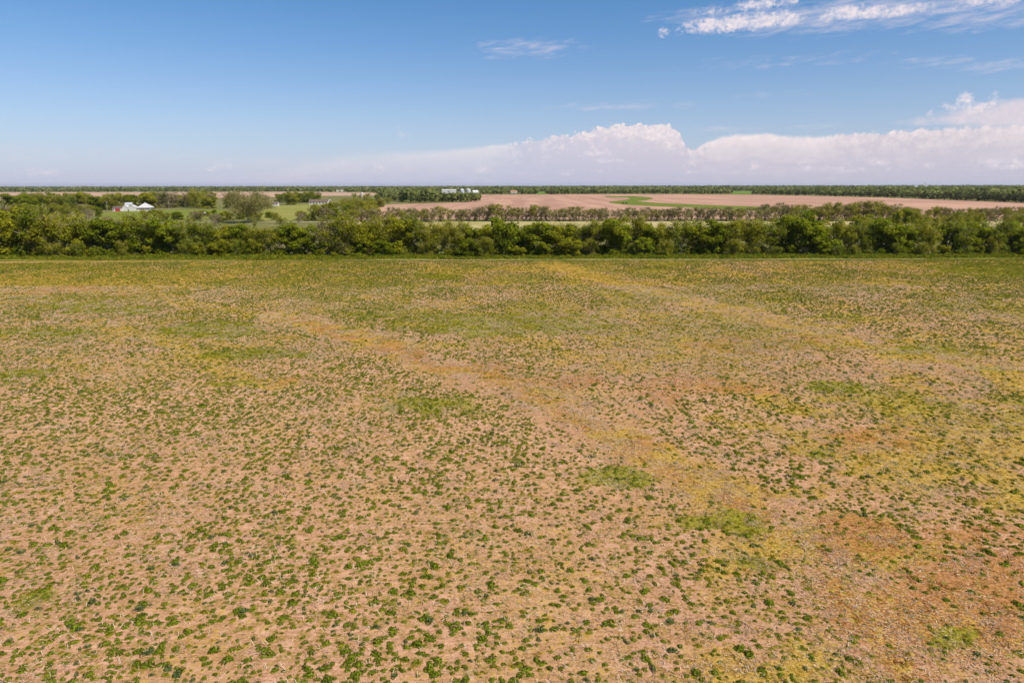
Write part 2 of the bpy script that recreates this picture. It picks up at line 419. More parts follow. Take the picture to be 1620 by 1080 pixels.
    thatch = np.clip((.15 + .50 * far + .34 * rt) * (.45 + 1.1 * vn(x, y, 3.5, 5, 16, .6)), 0, .9)
    brown = np.maximum(brown, (.5 + .35 * far) * ss(vn(x, y, 10, 4, 14, .6), .42, .62))
    ed = ss(y, FAR_Y - 13, FAR_Y - 5) * .9; lime = np.maximum(lime, ed * .85); gold = gold * (1 - ed); brown = brown * (1 - ed)
    masks.thatch = thatch
    return gold, rust, lime, brown

FAR_Y = gnd(810, 408.5)[1]
def crop_field():
    x0, x1, y0, y1, st = -190.0, 190.0, -30.0, FAR_Y + 1.0, 0.7
    nx = int((x1 - x0) / st) + 1; ny = int((y1 - y0) / st) + 1
    gx, gy = np.meshgrid(np.linspace(x0, x1, nx), np.linspace(y0, y1, ny))
    gx = gx.ravel(); gy = gy.ravel()
    g, r, l, b = masks(gx, gy)
    z = (vn(gx, gy, 9, 3, 20) - .5) * .10 + (vn(gx, gy, 1.6, 2, 21) - .5) * .03
    idx = np.arange(nx * ny).reshape(ny, nx)
    f = np.stack([idx[:-1, :-1].ravel(), idx[:-1, 1:].ravel(), idx[1:, 1:].ravel(), idx[1:, :-1].ravel()], 1)
    me = mesh_np('crop_field', np.stack([gx, gy, z + .08], 1), f, {'gold': g, 'rust': r, 'lime': l, 'brown': b, 'thatch': masks.thatch}, True)
    m, nt, out = new_mat('field_soil')
    bs = nt.nodes.new('ShaderNodeBsdfDiffuse')
    tc = nt.nodes.new('ShaderNodeTexCoord'); ob = tc.outputs['Object']
    G, R, Lm, B = (attr(nt, k) for k in ('gold', 'rust', 'lime', 'brown'))
    nf = noise(nt, ob, 7.0, 6, .72); nm = noise(nt, ob, 1.7, 5, .6); nl = noise(nt, ob, .16, 4, .6); ng = noise(nt, ob, 4.0, 6, .7)
    vz = nt.nodes.new('ShaderNodeTexVoronoi'); vz.inputs['Scale'].default_value = 16.0; nt.links.new(ob, vz.inputs['Vector']); vd = N(vz.outputs['Distance'], nt)
    mp = nt.nodes.new('ShaderNodeMapping'); mp.inputs['Rotation'].default_value = (0, 0, rad(-4)); mp.inputs['Scale'].default_value = (.35, 2.2, 1)
    nt.links.new(ob, mp.inputs[0]); ns = noise(nt, mp.outputs[0], 3.0, 5, .65)     # residue combed along the rows
    soil = mixc(nt, nm.sstep(.3, .7), (.535, .285, .158), (.665, .390, .238))
    soil = mixc(nt, nl.sstep(.35, .7) * .5, soil, (.54, .30, .165))
    soil = mixc(nt, nf.sstep(.52, .66) * .75, soil, (.25, .120, .065))
    soil = mixc(nt, ns.sstep(.48, .62) * .75, soil, (.38, .19, .105))
    soil = mixc(nt, ng.sstep(.44, .34) * .7, soil, (.66, .49, .35))
    brn = mixc(nt, nf.sstep(.40, .58), (.22, .095, .045), (.52, .285, .155))
    brn = mixc(nt, ng.sstep(.46, .36) * .85, brn, (.62, .47, .33))
    brn = mixc(nt, vd.sstep(.10, .0) * .5, brn, (.66, .52, .38))
    col = mixc(nt, B * .9 * ns.sstep(.3, .62, .45, 1.0), soil, brn)
    gld = mixc(nt, nf.sstep(.38, .62), (.23, .130, .015), (.53, .335, .052)); gld = mixc(nt, ng.sstep(.48, .38) * .6, gld, (.55, .42, .16))
    rst = mixc(nt, nf.sstep(.38, .62), (.22, .085, .024), (.48, .22, .070)); rst = mixc(nt, ng.sstep(.46, .36) * .6, rst, (.52, .34, .20))
    lim = mixc(nt, nf.sstep(.38, .62), (.115, .115, .008), (.285, .255, .022))
    brk = (nm * .35 + ng * .35 + nf * .3).sstep(.34, .66)       # a mask value is the share of the ground it covers
    def cover(mk, amt, off):
        w = (brk + off)._m('FRACT')
        return (w + mk * 1.15 - 1.0).sstep(-.12, .12) * amt
    tht = mixc(nt, nf.sstep(.38, .62), (.21, .115, .025), (.47, .275, .075))
    col = mixc(nt, cover(attr(nt, 'thatch'), .8, .53), col, tht)
    col = mixc(nt, cover(G, .85, 0.0), col, gld)
    col = mixc(nt, cover(R, .8, 0.37), col, rst)
    col = mixc(nt, cover(Lm, .85, 0.71), col, lim)
    nt.links.new(col, bs.inputs[0])
    bp = nt.nodes.new('ShaderNodeBump'); bp.inputs['Strength'].default_value = 0.9; bp.inputs['Distance'].default_value = 0.16
    nt.links.new((nf * .5 + ns * .5 + nm * .4).s, bp.inputs['Height']); nt.links.new(bp.outputs[0], bs.inputs['Normal'])
    nt.links.new(bs.outputs[0], out.inputs[0])
    o = link('crop_field', me, m); o['kind'] = 'structure'
    o['label'] = 'tan stubble field with rusty and golden weed patches'
    return o
crop_field()
def field_z(x, y):
    return (vn(x, y, 9, 3, 20) - .5) * .10 + (vn(x, y, 1.6, 2, 21) - .5) * .03 + .08

# ------------------------------------------------------------------ ground, far fields, road
def ground_mat(name, c1, c2, c3, s1=.02, s2=.3, stripe=None, st_c=None, st_amt=.4):
    m, nt, out = new_mat(name)
    bs = nt.nodes.new('ShaderNodeBsdfDiffuse'); tc = nt.nodes.new('ShaderNodeTexCoord'); ob = tc.outputs['Object']
    a = noise(nt, ob, s1, 5, .6); b = noise(nt, ob, s2, 5, .65)
    col = mixc(nt, a.sstep(.35, .65), c1, c2); col = mixc(nt, b.sstep(.45, .72) * .8, col, c3)
    if stripe:
        rz, sx, sy = stripe
        mp = nt.nodes.new('ShaderNodeMapping'); mp.inputs['Rotation'].default_value = (0, 0, rad(rz)); mp.inputs['Scale'].default_value = (sx, sy, 1)
        nt.links.new(ob, mp.inputs[0]); w = noise(nt, mp.outputs[0], 1.0, 4, .55)
        col = mixc(nt, w.sstep(.42, .62) * st_amt, col, st_c)
    nt.links.new(col, bs.inputs[0]); nt.links.new(bs.outputs[0], out.inputs[0])
    return m
EXT = 30000.0
gm = ground_mat('rough_pasture', (.17, .155, .055), (.12, .13, .035), (.27, .22, .12), .01, .12)
gr = MB(); gr.poly([(-EXT, -EXT, 0), (EXT, -EXT, 0), (EXT, EXT, 0), (-EXT, EXT, 0)])
g0 = gr.build('ground', gm); g0['kind'] = 'structure'; g0['label'] = 'flat olive prairie ground reaching the horizon'

def sheet(name, pts, z, mat, label=None):
    mb = MB(); mb.poly([gnd(px, py) + (z,) for px, py in pts]); o = mb.build(name, mat)
    if Vector(o.data.polygons[0].normal).z < 0: o.data.flip_normals()
    o['kind'] = 'structure'
    if label: o['label'] = label
    return o
pink = ground_mat('plowed_soil', (.46, .275, .19), (.39, .225, .155), (.51, .325, .225), .006, .05, (62, .05, .0035), (.30, .17, .125), .6)
pink_l = ground_mat('plowed_soil_left', (.45, .30, .21), (.39, .25, .17), (.50, .35, .25), .006, .05, (0, .0005, .012), (.33, .21, .15), .45)
waterw = ground_mat('waterway_grass', (.14, .17, .03), (.115, .15, .025), (.19, .19, .05), .02, .15)
meadow = ground_mat('meadow_grass', (.14, .17, .028), (.175, .19, .035), (.24, .215, .06), .02, .1, (5, .004, .05), (.12, .16, .02), .5)
pale_m = ground_mat('dry_meadow_grass', (.27, .24, .075), (.20, .21, .04), (.33, .28, .13), .03, .1, (5, .004, .05), (.17, .19, .03), .5)
straw_m = ground_mat('straw_strip', (.46, .36, .19), (.36, .30, .12), (.22, .21, .06), .02, .2)
road_m = ground_mat('gravel', (.44, .37, .27), (.38, .31, .22), (.30, .26, .14), .05, .5)
crop_green = ground_mat('green_crop', (.11, .18, .03), (.13, .20, .035), (.15, .20, .05), .01, .1)
sheet('plowed_field', [(560, 347), (590, 331), (612, 324), (700, 321.3), (738, 320.3), (757, 308.3), (1000, 307.2), (1200, 308.4), (1300, 310.4), (1400, 313), (1620, 321), (1760, 325), (1760, 346)], .10, pink, 'wide pinkish plowed field behind the second hedge')
sheet('grass_waterway', [(955, 310.8), (1000, 310.2), (1030, 312.6), (1034, 314.5), (1024, 316.8), (1008, 318.6), (1040, 321.2), (1100, 324.0), (1200, 327), (1310, 333.5), (1330, 340), (1200, 334), (1100, 329.0), (1040, 326.8), (985, 323.8), (963, 320.9), (964, 319.2), (985, 317.2), (998, 314.8), (992, 313), (960, 312.2)], .16, waterw, 'curved green grass waterway crossing the pink field')
sheet('stubble_field', [(-60, 318), (-60, 304.6), (470, 303.5), (600, 305.2), (630, 309), (520, 310), (300, 314)], .08, pink_l, 'pale pinkish stubble field far behind the farm')
sheet('meadow', [(150, 347), (165, 338), (190, 333.5), (352, 331), (362, 338), (340, 345), (250, 348)], .07, meadow, 'green meadow before the white farmhouse')
sheet('dry_meadow', [(400, 349), (415, 332), (440, 325.5), (520, 322.5), (535, 335), (500, 349)], .07, pale_m, 'pale grassy meadow beside the lone spreading tree')
sheet('grass_strip', [(520, 351.5), (560, 350.8), (1760, 350), (1760, 357), (1200, 359), (520, 372)], .05, straw_m, 'straw coloured grass strip between the two hedges')
sheet('gravel_road', [(-60, 353.8), (-60, 353.0), (520, 350.8), (520, 351.5)], .09, road_m, 'pale gravel road behind the near hedge')
sheet('far_green_field', [(1157, 306.8), (1160, 302.5), (1190, 302.5), (1196, 306.8)], .08, crop_green, 'bright green strip of field among distant woods on the right')
sheet('far_green_field', [(846, 307.2), (849, 303.5), (862, 303.5), (864, 307.2)], .08, crop_green, 'small bright green field gap left of the centre')
# edge of the crop field: grass verge and a dusty track
verge = ground_mat('verge_grass', (.13, .16, .02), (.18, .19, .03), (.27, .24, .07), .08, .6)
def strip(name, ya, yb, z, mat, label, amp=0.8, seed=0, x0=-185, x1=185, step=2.0):
    xs = np.arange(x0, x1 + .1, step); n = len(xs)
    la = ya + (vn(xs, xs * 0, 9, 3, seed) - .5) * amp; lb = yb + (vn(xs, xs * 0, 7, 3, seed + 1) - .5) * amp
    v = np.concatenate([np.stack([xs, la, np.full(n, z)], 1), np.stack([xs, lb, np.full(n, z)], 1)])
    i = np.arange(n - 1); f = np.stack([i, i + 1, n + i + 1, n + i], 1)
    o = link(name, mesh_np(name, v, f), mat); o['kind'] = 'structure'; o['label'] = label
    return o
strip('grass_verge', gnd(810, 411.3)[1], FAR_Y + 9, .16, verge, 'green grass verge along the foot of the near hedge', 3.0, 31)
strip('dirt_track', gnd(810, 412.6)[1], gnd(810, 411.4)[1], .164, ground_mat('dusty_track', (.36, .27, .13), (.18, .18, .045), (.17, .165, .045), .045, .5), 'thin dusty track line along the far field edge', 1.2, 33, gnd(540, 412)[0], gnd(1480, 412)[0])

# ------------------------------------------------------------------ vegetation meshes
def leaves(rs, pts, nrm, size, aspect=0.6, jit=.7):
    """rhombic leaves round points; returns verts, quads"""
    n = len(pts)
    d = nrm + rs.normal(size=(n, 3)) * jit; d /= np.linalg.norm(d, axis=1, keepdims=True) + 1e-9
    a = rs.normal(size=(n, 3)); u = np.cross(d, a); u /= np.linalg.norm(u, axis=1, keepdims=True) + 1e-9
    w = np.cross(d, u); s = (size * rs.uniform(.6, 1.4, n))[:, None]
    v = np.stack([pts - u * s * .5, pts + w * s * .5 * aspect, pts + u * s * .5, pts - w * s * .5 * aspect], 1).reshape(-1, 3)
    f = np.arange(4 * n).reshape(n, 4)
    return v, f

def tube(path, r0, r1, n=5):
    path = np.asarray(path, float); k = len(path); V = []; F = []
    rr = np.linspace(r0, r1, k)
    for i in range(k):
        t = path[min(i + 1, k - 1)] - path[max(i - 1, 0)]; t /= np.linalg.norm(t) + 1e-9
        a = np.cross(t, (1, .3, .1)); a /= np.linalg.norm(a) + 1e-9; b = np.cross(t, a)
        for j in range(n):
            an = 2 * math.pi * j / n; V.append(path[i] + rr[i] * (a * math.cos(an) + b * math.sin(an)))
    for i in range(k - 1):
        for j in range(n):
            j2 = (j + 1) % n; F.append((i*n + j, i*n + j2, (i+1)*n + j2, (i+1)*n + j))
    return np.array(V), np.array(F)

def join(parts):
    V = []; F = []; b = 0
    for v, f in parts:
        V.append(v); F.append(f + b); b += len(v)
    return np.concatenate(V), np.concatenate(F)

def limb(rs, a, d, L, r, n=5, bend=.25, up=.15):
    p = [np.array(a, float)]; d = np.array(d, float); d /= np.linalg.norm(d)
    for i in range(n):
        d = d + rs.normal(size=3) * bend * .5 + np.array([0, 0, up * .4]); d /= np.linalg.norm(d)
        p.append(p[-1] + d * L / n)
    return np.array(p)

def make_tree(name, seed, H, Wd, style):
    """unit: metres. returns (wood mesh, crown mesh, twig mesh or None)"""
    rs = np.random.default_rng(seed)
    wood = []; lob = []
    if style == 'vase':
        nb = rs.integers(5, 8)
        for i in range(nb):
            an = rs.uniform(0, 6.28); sp = rs.uniform(.15, .55)
            p = limb(rs, (rs.normal() * .25, rs.normal() * .25, 0), (math.cos(an) * sp, math.sin(an) * sp, 1), H * rs.uniform(.75, .95), .1, 5, .25, .12)
            wood.append(tube(p, .15, .035)); lob.append((p[-1], H * rs.uniform(.12, .2)))
            lob.append((p[3] + rs.normal(size=3) * .5, H * rs.uniform(.12, .18))); lob.append((p[2] + rs.normal(size=3) * .4, H * rs.uniform(.08, .13))); lob.append((p[1] * np.array([2, 2, .8]), H * .08))
            for q in range(3):
                an2 = rs.uniform(0, 6.28); k = rs.integers(2, 5)
                p2 = limb(rs, p[k], (math.cos(an2), math.sin(an2), 1.1), H * .3, .04, 3); wood.append(tube(p2, .05, .015, 4)); lob.append((p2[-1], H * .11))
    else:
        low = {'dense': .18, 'loose': .2, 'twiggy': .15, 'spread': .22}[style]
        t = limb(rs, (0, 0, -.1), (rs.normal() * .06, rs.normal() * .06, 1), H * .8, .2, 6, .12, .1)
        wood.append(tube(t, H * .022, H * .006, 6))
        nb = {'dense': 13, 'loose': 15, 'twiggy': 16, 'spread': 16}[style]
        for i in range(nb):
            f = low + (1 - low) * (i + .5) / nb * .85; k = f * 6; k0 = min(int(k), 5); a = t[k0] + (t[k0 + 1] - t[k0]) * (k - k0)
            an = i * 2.4 + rs.normal() * .4; rise = {'dense': .55, 'loose': 1.0, 'twiggy': 1.0, 'spread': .45}[style] + f * .5
            reach = Wd * .5 * (1 - .45 * max(0, f - .3)) * rs.uniform(.65, 1.05)
            p = limb(rs, a, (math.cos(an), math.sin(an), rise), reach * math.hypot(1, rise) * .85, .1, 4, .25, .1)
            p[:, 2] = np.minimum(p[:, 2], H * .93)
            wood.append(tube(p, H * .011 * (1.25 - f), .02, 4))
            lob.append((p[-1], Wd * rs.uniform(.13, .21))); lob.append((p[2] + rs.normal(size=3) * .3, Wd * rs.uniform(.12, .18)))
            if style == 'spread':
                for q in range(2):
                    p2 = limb(rs, p[2], (math.cos(an + rs.normal()), math.sin(an + rs.normal()), .8), reach * .5, .05, 3); wood.append(tube(p2, .07, .02, 4)); lob.append((p2[-1], Wd * .09))
        if style in ('dense', 'loose', 'twiggy'):
            for q in range(9 if style != 'twiggy' else 5):     # low skirts reaching the ground
                an = rs.uniform(0, 6.28); r = Wd * rs.uniform(.15, .4)
                lob.append((np.array([math.cos(an) * r, math.sin(an) * r, rs.uniform(.08, .22) * H]), Wd * rs.uniform(.12, .18)))
    nl, size, shell, zs = {'dense': (5200, .52, .45, .85), 'loose': (5200, .36, .75, 1.2), 'twiggy': (1900, .26, .8, 1.2), 'spread': (15000, .42, .6, .75), 'vase': (2000, .30, .8, 1.0)}[style]
    w = np.array([r ** 2.2 for _, r in lob]); pick = rs.choice(len(lob), nl, p=w / w.sum())
    C = np.array([c for c, _ in lob]); R = np.array([r for _, r in lob])
    dr = rs.normal(size=(nl, 3)); dr /= np.linalg.norm(dr, axis=1, keepdims=True)
    rad_ = rs.uniform(0, 1, nl) ** shell * (1 + .25 * rs.normal(size=nl) * (style != 'dense'))
    P = C[pick] + dr * (R[pick] * rad_)[:, None] * np.array([1, 1, zs])
    P[:, 2] = np.maximum(P[:, 2], .1)
    nr = dr + np.array([0, 0, .35])
    lt = rs.uniform(0, 1, len(lob))
    v, f = leaves(rs, P, nr, size, .65, .6)
    tint = np.repeat(np.clip(lt[pick] * .55 + rs.uniform(0, .45, nl) + .15 * (P[:, 2] / H - .5), 0, 1), 4)
    crown = mesh_np(name + '_crown', v, f, {'tint': tint})
    if style in ('vase', 'twiggy', 'loose', 'spread'):         # fine twigs fill the crown
        nt_ = {'vase': 420, 'twiggy': 1600, 'loose': 450, 'spread': 900}[style]
        pk = rs.choice(len(lob), nt_, p=w / w.sum()); dd = rs.normal(size=(nt_, 3)); dd[:, 2] = np.abs(dd[:, 2]) + .3; dd /= np.linalg.norm(dd, axis=1, keepdims=True)
        a = C[pk] + dd * (R[pk] * rs.uniform(-.2, .4, nt_))[:, None]; Ln = (R[pk] * rs.uniform(.6, 1.1, nt_))[:, None]
        sd_ = np.cross(dd, rs.normal(size=(nt_, 3))); sd_ /= np.linalg.norm(sd_, axis=1, keepdims=True) + 1e-9
        th = .035
        tv = np.stack([a - sd_ * th, a + sd_ * th, a + dd * Ln + sd_ * .012, a + dd * Ln - sd_ * .012], 1).reshape(-1, 3); tf = np.arange(4 * nt_).reshape(nt_, 4)
        tw = mesh_np(name + '_twigs', tv, tf, {'tint': np.repeat(rs.uniform(0, 1, nt_), 4)})
        tw.materials.append(M['twig'])
    else: tw = None
    wv, wf = join(wood); wd = mesh_np(name + '_wood', wv, wf, None, True)
    return wd, crown, tw

TREES = {}
def lib(key, style, n, H, Wd, crown_mat, bark):
    L = []
    for i in range(n):
        wd, cr, tw = make_tree(key, 100 + 31 * i + sum(map(ord, key)), H, Wd, style)
        wd.materials.append(M[bark]); cr.materials.append(M[crown_mat]); L.append((wd, cr, tw))
    TREES[key] = (L, H, Wd)
lib('dense', 'dense', 5, 10, 8, 'leaf_dark', 'bark')
lib('bright', 'dense', 4, 10, 8, 'leaf_yellow', 'bark')
lib('loose', 'loose', 5, 10, 8, 'leaf_yellow', 'bark')
lib('loosedark', 'loose', 3, 10, 8, 'leaf_dark', 'bark')
lib('twiggy', 'twiggy', 4, 9, 7, 'leaf_olive', 'bark_pale')
lib('vase', 'vase', 6, 7, 5, 'leaf_olive', 'bark_pale')
lib('vasegreen', 'vase', 3, 7, 5, 'leaf_yellow', 'bark')
lib('spread', 'spread', 1, 13, 22, 'leaf_olive', 'bark_pale')

WORD = {'dense': 'dark green leafy', 'bright': 'bright green bushy', 'loose': 'yellow-green feathery', 'loosedark': 'deep green airy',
        'twiggy': 'half-bare greyish', 'vase': 'thin olive many-stemmed', 'vasegreen': 'yellow-green many-stemmed', 'spread': 'broad olive spreading'}
ORD = ['first', 'second', 'third', 'fourth', 'fifth', 'sixth', 'seventh', 'eighth', 'ninth', 'tenth', 'eleventh', 'twelfth', 'thirteenth', 'fourteenth', 'fifteenth', 'sixteenth', 'seventeenth', 'eighteenth', 'nineteenth']
TENS = ['', '', 'twent', 'thirt', 'fort', 'fift', 'sixt', 'sevent', 'eight', 'ninet']
def ordw(n):
    if n <= 19: return ORD[n - 1]
    t, u = divmod(n, 10)
    return TENS[t] + ('ieth' if u == 0 else 'y-' + ORD[u - 1])

all_trees = []
def tree(kind, x, y, h, w=None, label=None, group=None, name='tree', cat='tree', z=0.0):
    L, H0, W0 = TREES[kind]; wd, cr, tw = L[random.randrange(len(L))]
    e = empty(name, (x, y, z), random.uniform(0, 6.28))
    sx = (w or W0 * h / H0) / W0; e.scale = (sx, sx * random.uniform(.9, 1.1), h / H0)
    tag(e, label, cat, group)
    link('trunk', wd, None, e); link('crown', cr, None, e)
    if tw is not None: link('twigs', tw, None, e)
    all_trees.append((x, y, h, kind)); return e

def pick(*kw):
    return random.choices([k for k, _ in kw], [w for _, w in kw])[0]

# tree heights of the near hedge read along the photograph: pixel x -> pixel y of the tree tops
TOPX = [-40, 0, 30, 60, 100, 130, 160, 200, 235, 260, 300, 350, 400, 450, 500, 540, 580, 620, 650, 690, 720, 745, 770, 800, 840, 870, 920, 970, 1000, 1040, 1080, 1120, 1150, 1190, 1240, 1270, 1300, 1350, 1400, 1450, 1500, 1560, 1620, 1680]
TOPY = [322, 322, 320, 328, 338, 334, 338, 347, 340, 342, 350, 350, 352, 348, 347, 340, 345, 342, 341, 349, 347, 343, 350, 342, 350, 353, 347, 344, 342, 350, 352, 344, 345, 351, 336, 341, 352, 350, 345, 350, 348, 342, 350, 350]
def top_h(px, base=407.5):
    ty = np.interp(px, TOPX, TOPY); hz = 294.6 - (px / 1620) * 2.4
    return CAM_H * (1 - (ty - hz) / (base - hz))
HED = [(0.0, 'near hedgerow'), ]
hedge = []
px = -50.0
dark_runs = [(300, 350), (130, 290), (440, 500), (735, 760), (780, 860), (960, 1040), (1100, 1170), (1215, 1300), (1380, 1440), (1480, 1620), (185, 215)]
while px < 1675:
    dk = any(a < px < b for a, b in dark_runs)
    k = pick(('dense', 5), ('loosedark', 3), ('loose', 1), ('bright', 1)) if dk else pick(('loose', 5), ('bright', 3), ('dense', 1.8), ('twiggy', 1.0), ('loosedark', 1.8))
    yb = FAR_Y + 7 + random.uniform(-1.5, 2.5)
    h = top_h(px) * .94 * random.uniform(.82, 1.08)
    hedge.append([px, yb, h, k, 'front'])
    px += random.uniform(17, 32)
px = -60.0
while px < 1690:
    k = pick(('loose', 4), ('bright', 2), ('twiggy', 2.6), ('dense', 1), ('vasegreen', 1))
    yb = FAR_Y + 14 + random.uniform(-2, 6)
    hedge.append([px, yb, top_h(px) * .92 * random.uniform(.78, 1.0), k, 'back'])
    px += random.uniform(34, 60)
def xat(px, y): return (px - 810) / FPX * (y * math.cos(rad(PITCH)) + CAM_H * math.sin(rad(PITCH)))
for row in ('front', 'back'):
    it = sorted([q for q in hedge if q[4] == row]); n = len(it)
    for i, (px, y, h, k, _) in enumerate(it):
        hw = 'tall ' if h > 10.5 else ('low ' if h < 8.3 else '')
        pos = ordw(i + 1) + ' from the left' if i < n / 2 else ordw(n - i) + ' from the right'
        tree(k, xat(px, y), y, h, h * random.uniform(.85, 1.2), '%s%s tree, %s row of near hedge, %s' % (hw, WORD[k], row, pos), 'trees of the near hedge')
# low shrubs at the foot of the near hedge
shr = []
px = -50.0
while px < 1675:
    y = FAR_Y + 3.2 + random.uniform(-1.8, 1.8)
    shr.append((px, y, random.uniform(1.4, 5.2), pick(('dense', 3), ('bright', 2), ('loosedark', 2), ('loose', 2), ('twiggy', .5))))
    px += random.uniform(16, 44)
for i, (px, y, h, k) in enumerate(shr):
    n = len(shr); pos = ordw(i + 1) + ' from the left' if i < n / 2 else ordw(n - i) + ' from the right'
    tree(k, xat(px, y), y, h, h * random.uniform(.85, 1.3), '%s shrub at the foot of the near hedge, %s' % (WORD[k], pos), 'shrubs at the foot of the near hedge', 'shrub', 'shrub')

# second hedge: thin many-stemmed trees
px = 572.0; sec = []
while px < 1680:
    y = gnd(px, 350.0 if px > 700 else 351.5)[1] + random.uniform(-3, 5)
    h = (random.uniform(5.6, 7.2) if px < 1200 else random.uniform(6.5, 9.4) if px < 1420 else random.uniform(5.8, 7.3)) * (1.25 if random.random() < .12 and px < 1420 else 1)
    k = pick(('vase', 8), ('vasegreen', 2.5), ('twiggy', 1.2)) if px < 1200 else pick(('vase', 4), ('vasegreen', 4), ('loose', 3), ('twiggy', 1.5))
    sec.append((px, y, h, k)); px += random.uniform(7, 13)
for i, (px, y, h, k) in enumerate(sec):
    n = len(sec); pos = ordw(i + 1) + ' from the left' if i < n / 2 else ordw(n - i) + ' from the right'
    tree(k, xat(px, y), y, h, h * random.uniform(.8, 1.15), '%s tree of the hedge before the pink field, %s' % (WORD[k], pos), 'trees of the second hedge')

def stand(n, poly, kinds, hr, where, group, name='tree', cat='tree', wr=(.8, 1.1), gap=4.5):
    """scatter n trees over a pixel polygon and number them from the left"""
    P = np.array(poly, float); x0, y0 = P.min(0); x1, y1 = P.max(0); got = []
    def inside(x, y):
        c = False
        for i in range(len(P)):
            xa, ya = P[i]; xb, yb = P[i - 1]
            if (ya > y) != (yb > y) and x < (xb - xa) * (y - ya) / (yb - ya) + xa: c = not c
        return c
    t = 0
    while len(got) < n and t < 6000:
        t += 1; x = random.uniform(x0, x1); y = random.uniform(y0, y1)
        if inside(x, y):
            g = gnd(x, y)
            if all(math.hypot(g[0] - q[1], g[1] - q[2]) > gap for q in got): got.append((x, g[0], g[1]))
    got.sort(); m = len(got)
    for i, (px, x, y) in enumerate(got):
        k = pick(*kinds); h = random.uniform(*hr)
        pos = ordw(i + 1) + ' from the left' if i < m / 2 else ordw(m - i) + ' from the right'
        tree(k, x, y, h, h * random.uniform(*wr), '%s %s %s, %s' % (WORD[k], cat, where, pos), group, name, cat)
stand(46, [(20, 334.5), (345, 330), (345, 325.5), (20, 327)], [('dense', 3), ('loosedark', 2), ('bright', 1.5), ('twiggy', 2), ('loose', 2)], (10, 13.5), 'in the row behind the farmyard', 'trees behind the farmyard', gap=4.5, wr=(1, 1.4))
stand(6, [(300, 330), (350, 330), (350, 322), (300, 322)], [('loose', 2), ('bright', 2)], (12, 14.5), 'among the tall group right of the farmyard', 'tall trees right of the farmyard', gap=6)
stand(18, [(425, 326), (500, 322.5), (530, 317), (440, 319)], [('dense', 3), ('bright', 2), ('loosedark', 2), ('twiggy', 1)], (9, 12), 'behind the pale meadow', 'trees behind the pale meadow', gap=6, wr=(1, 1.4))
stand(38, [(498, 349), (560, 353), (592, 346), (606, 332), (618, 323), (612, 315), (560, 315), (535, 326)], [('loose', 5), ('bright', 2.4), ('dense', 1.6), ('twiggy', 1.6)], (6, 8.6), 'in the grove left of the pink field', 'trees of the grove left of the pink field', gap=5, wr=(1.1, 1.5))
stand(14, [(-40, 352), (150, 349), (150, 343), (-40, 342)], [('loose', 4), ('twiggy', 3), ('bright', 2)], (4.2, 6.8), 'behind the left end of the near hedge', 'trees behind the left end of the near hedge', gap=6)
stand(12, [(150, 356), (520, 353), (520, 362), (150, 366)], [('loose', 4), ('twiggy', 4)], (3.5, 5.5), 'beside the gravel road behind the hedge', 'trees beside the gravel road', gap=8)
stand(22, [(1355, 354), (1640, 353), (1640, 372), (1340, 372)], [('loose', 4), ('bright', 3), ('dense', 2), ('vasegreen', 2), ('twiggy', 1)], (5.2, 7.4), 'behind the right end of the near hedge', 'trees behind the right end of the near hedge', gap=6)
stand(15, [(15, 345), (160, 345), (150, 337), (15, 338)], [('loose', 3), ('dense', 2), ('twiggy', 2), ('bright', 1)], (5.0, 7.5), 'left of the green meadow', 'trees left of the green meadow', gap=7, wr=(1, 1.4))
stand(6, [(145, 333), (215, 331.5), (215, 329), (145, 330)], [('loose', 2), ('dense', 3)], (9.5, 12), 'directly behind the farm sheds', 'trees directly behind the farm sheds', gap=6, wr=(1, 1.3))
stand(26, [(190, 346), (250, 343), (420, 343), (500, 348), (480, 351.5), (190, 352)], [('loose', 4), ('bright', 3), ('twiggy', 1.5), ('dense', 2)], (2.8, 5.4), 'between the meadow and the gravel road', 'shrubs between the meadow and the gravel road', 'shrub', 'shrub', gap=7, wr=(1.1, 1.7))
stand(6, [(305, 343), (350, 341), (352, 346), (305, 348)], [('bright', 2), ('dense', 2)], (2.2, 4), 'on the near side of the meadow', 'shrubs on the meadow', 'shrub', 'shrub', gap=5)
stand(8, [(350, 334), (430, 330), (430, 326), (350, 328)], [('loose', 2), ('dense', 2), ('twiggy', 1)], (8, 11), 'in the row behind the lone spreading tree', 'trees behind the lone spreading tree', gap=6, wr=(1, 1.3))
x, y = gnd(393, 352); tree('spread', x, y, 13.5, 25, 'broad olive tree with forked pale trunk standing alone by the meadow')

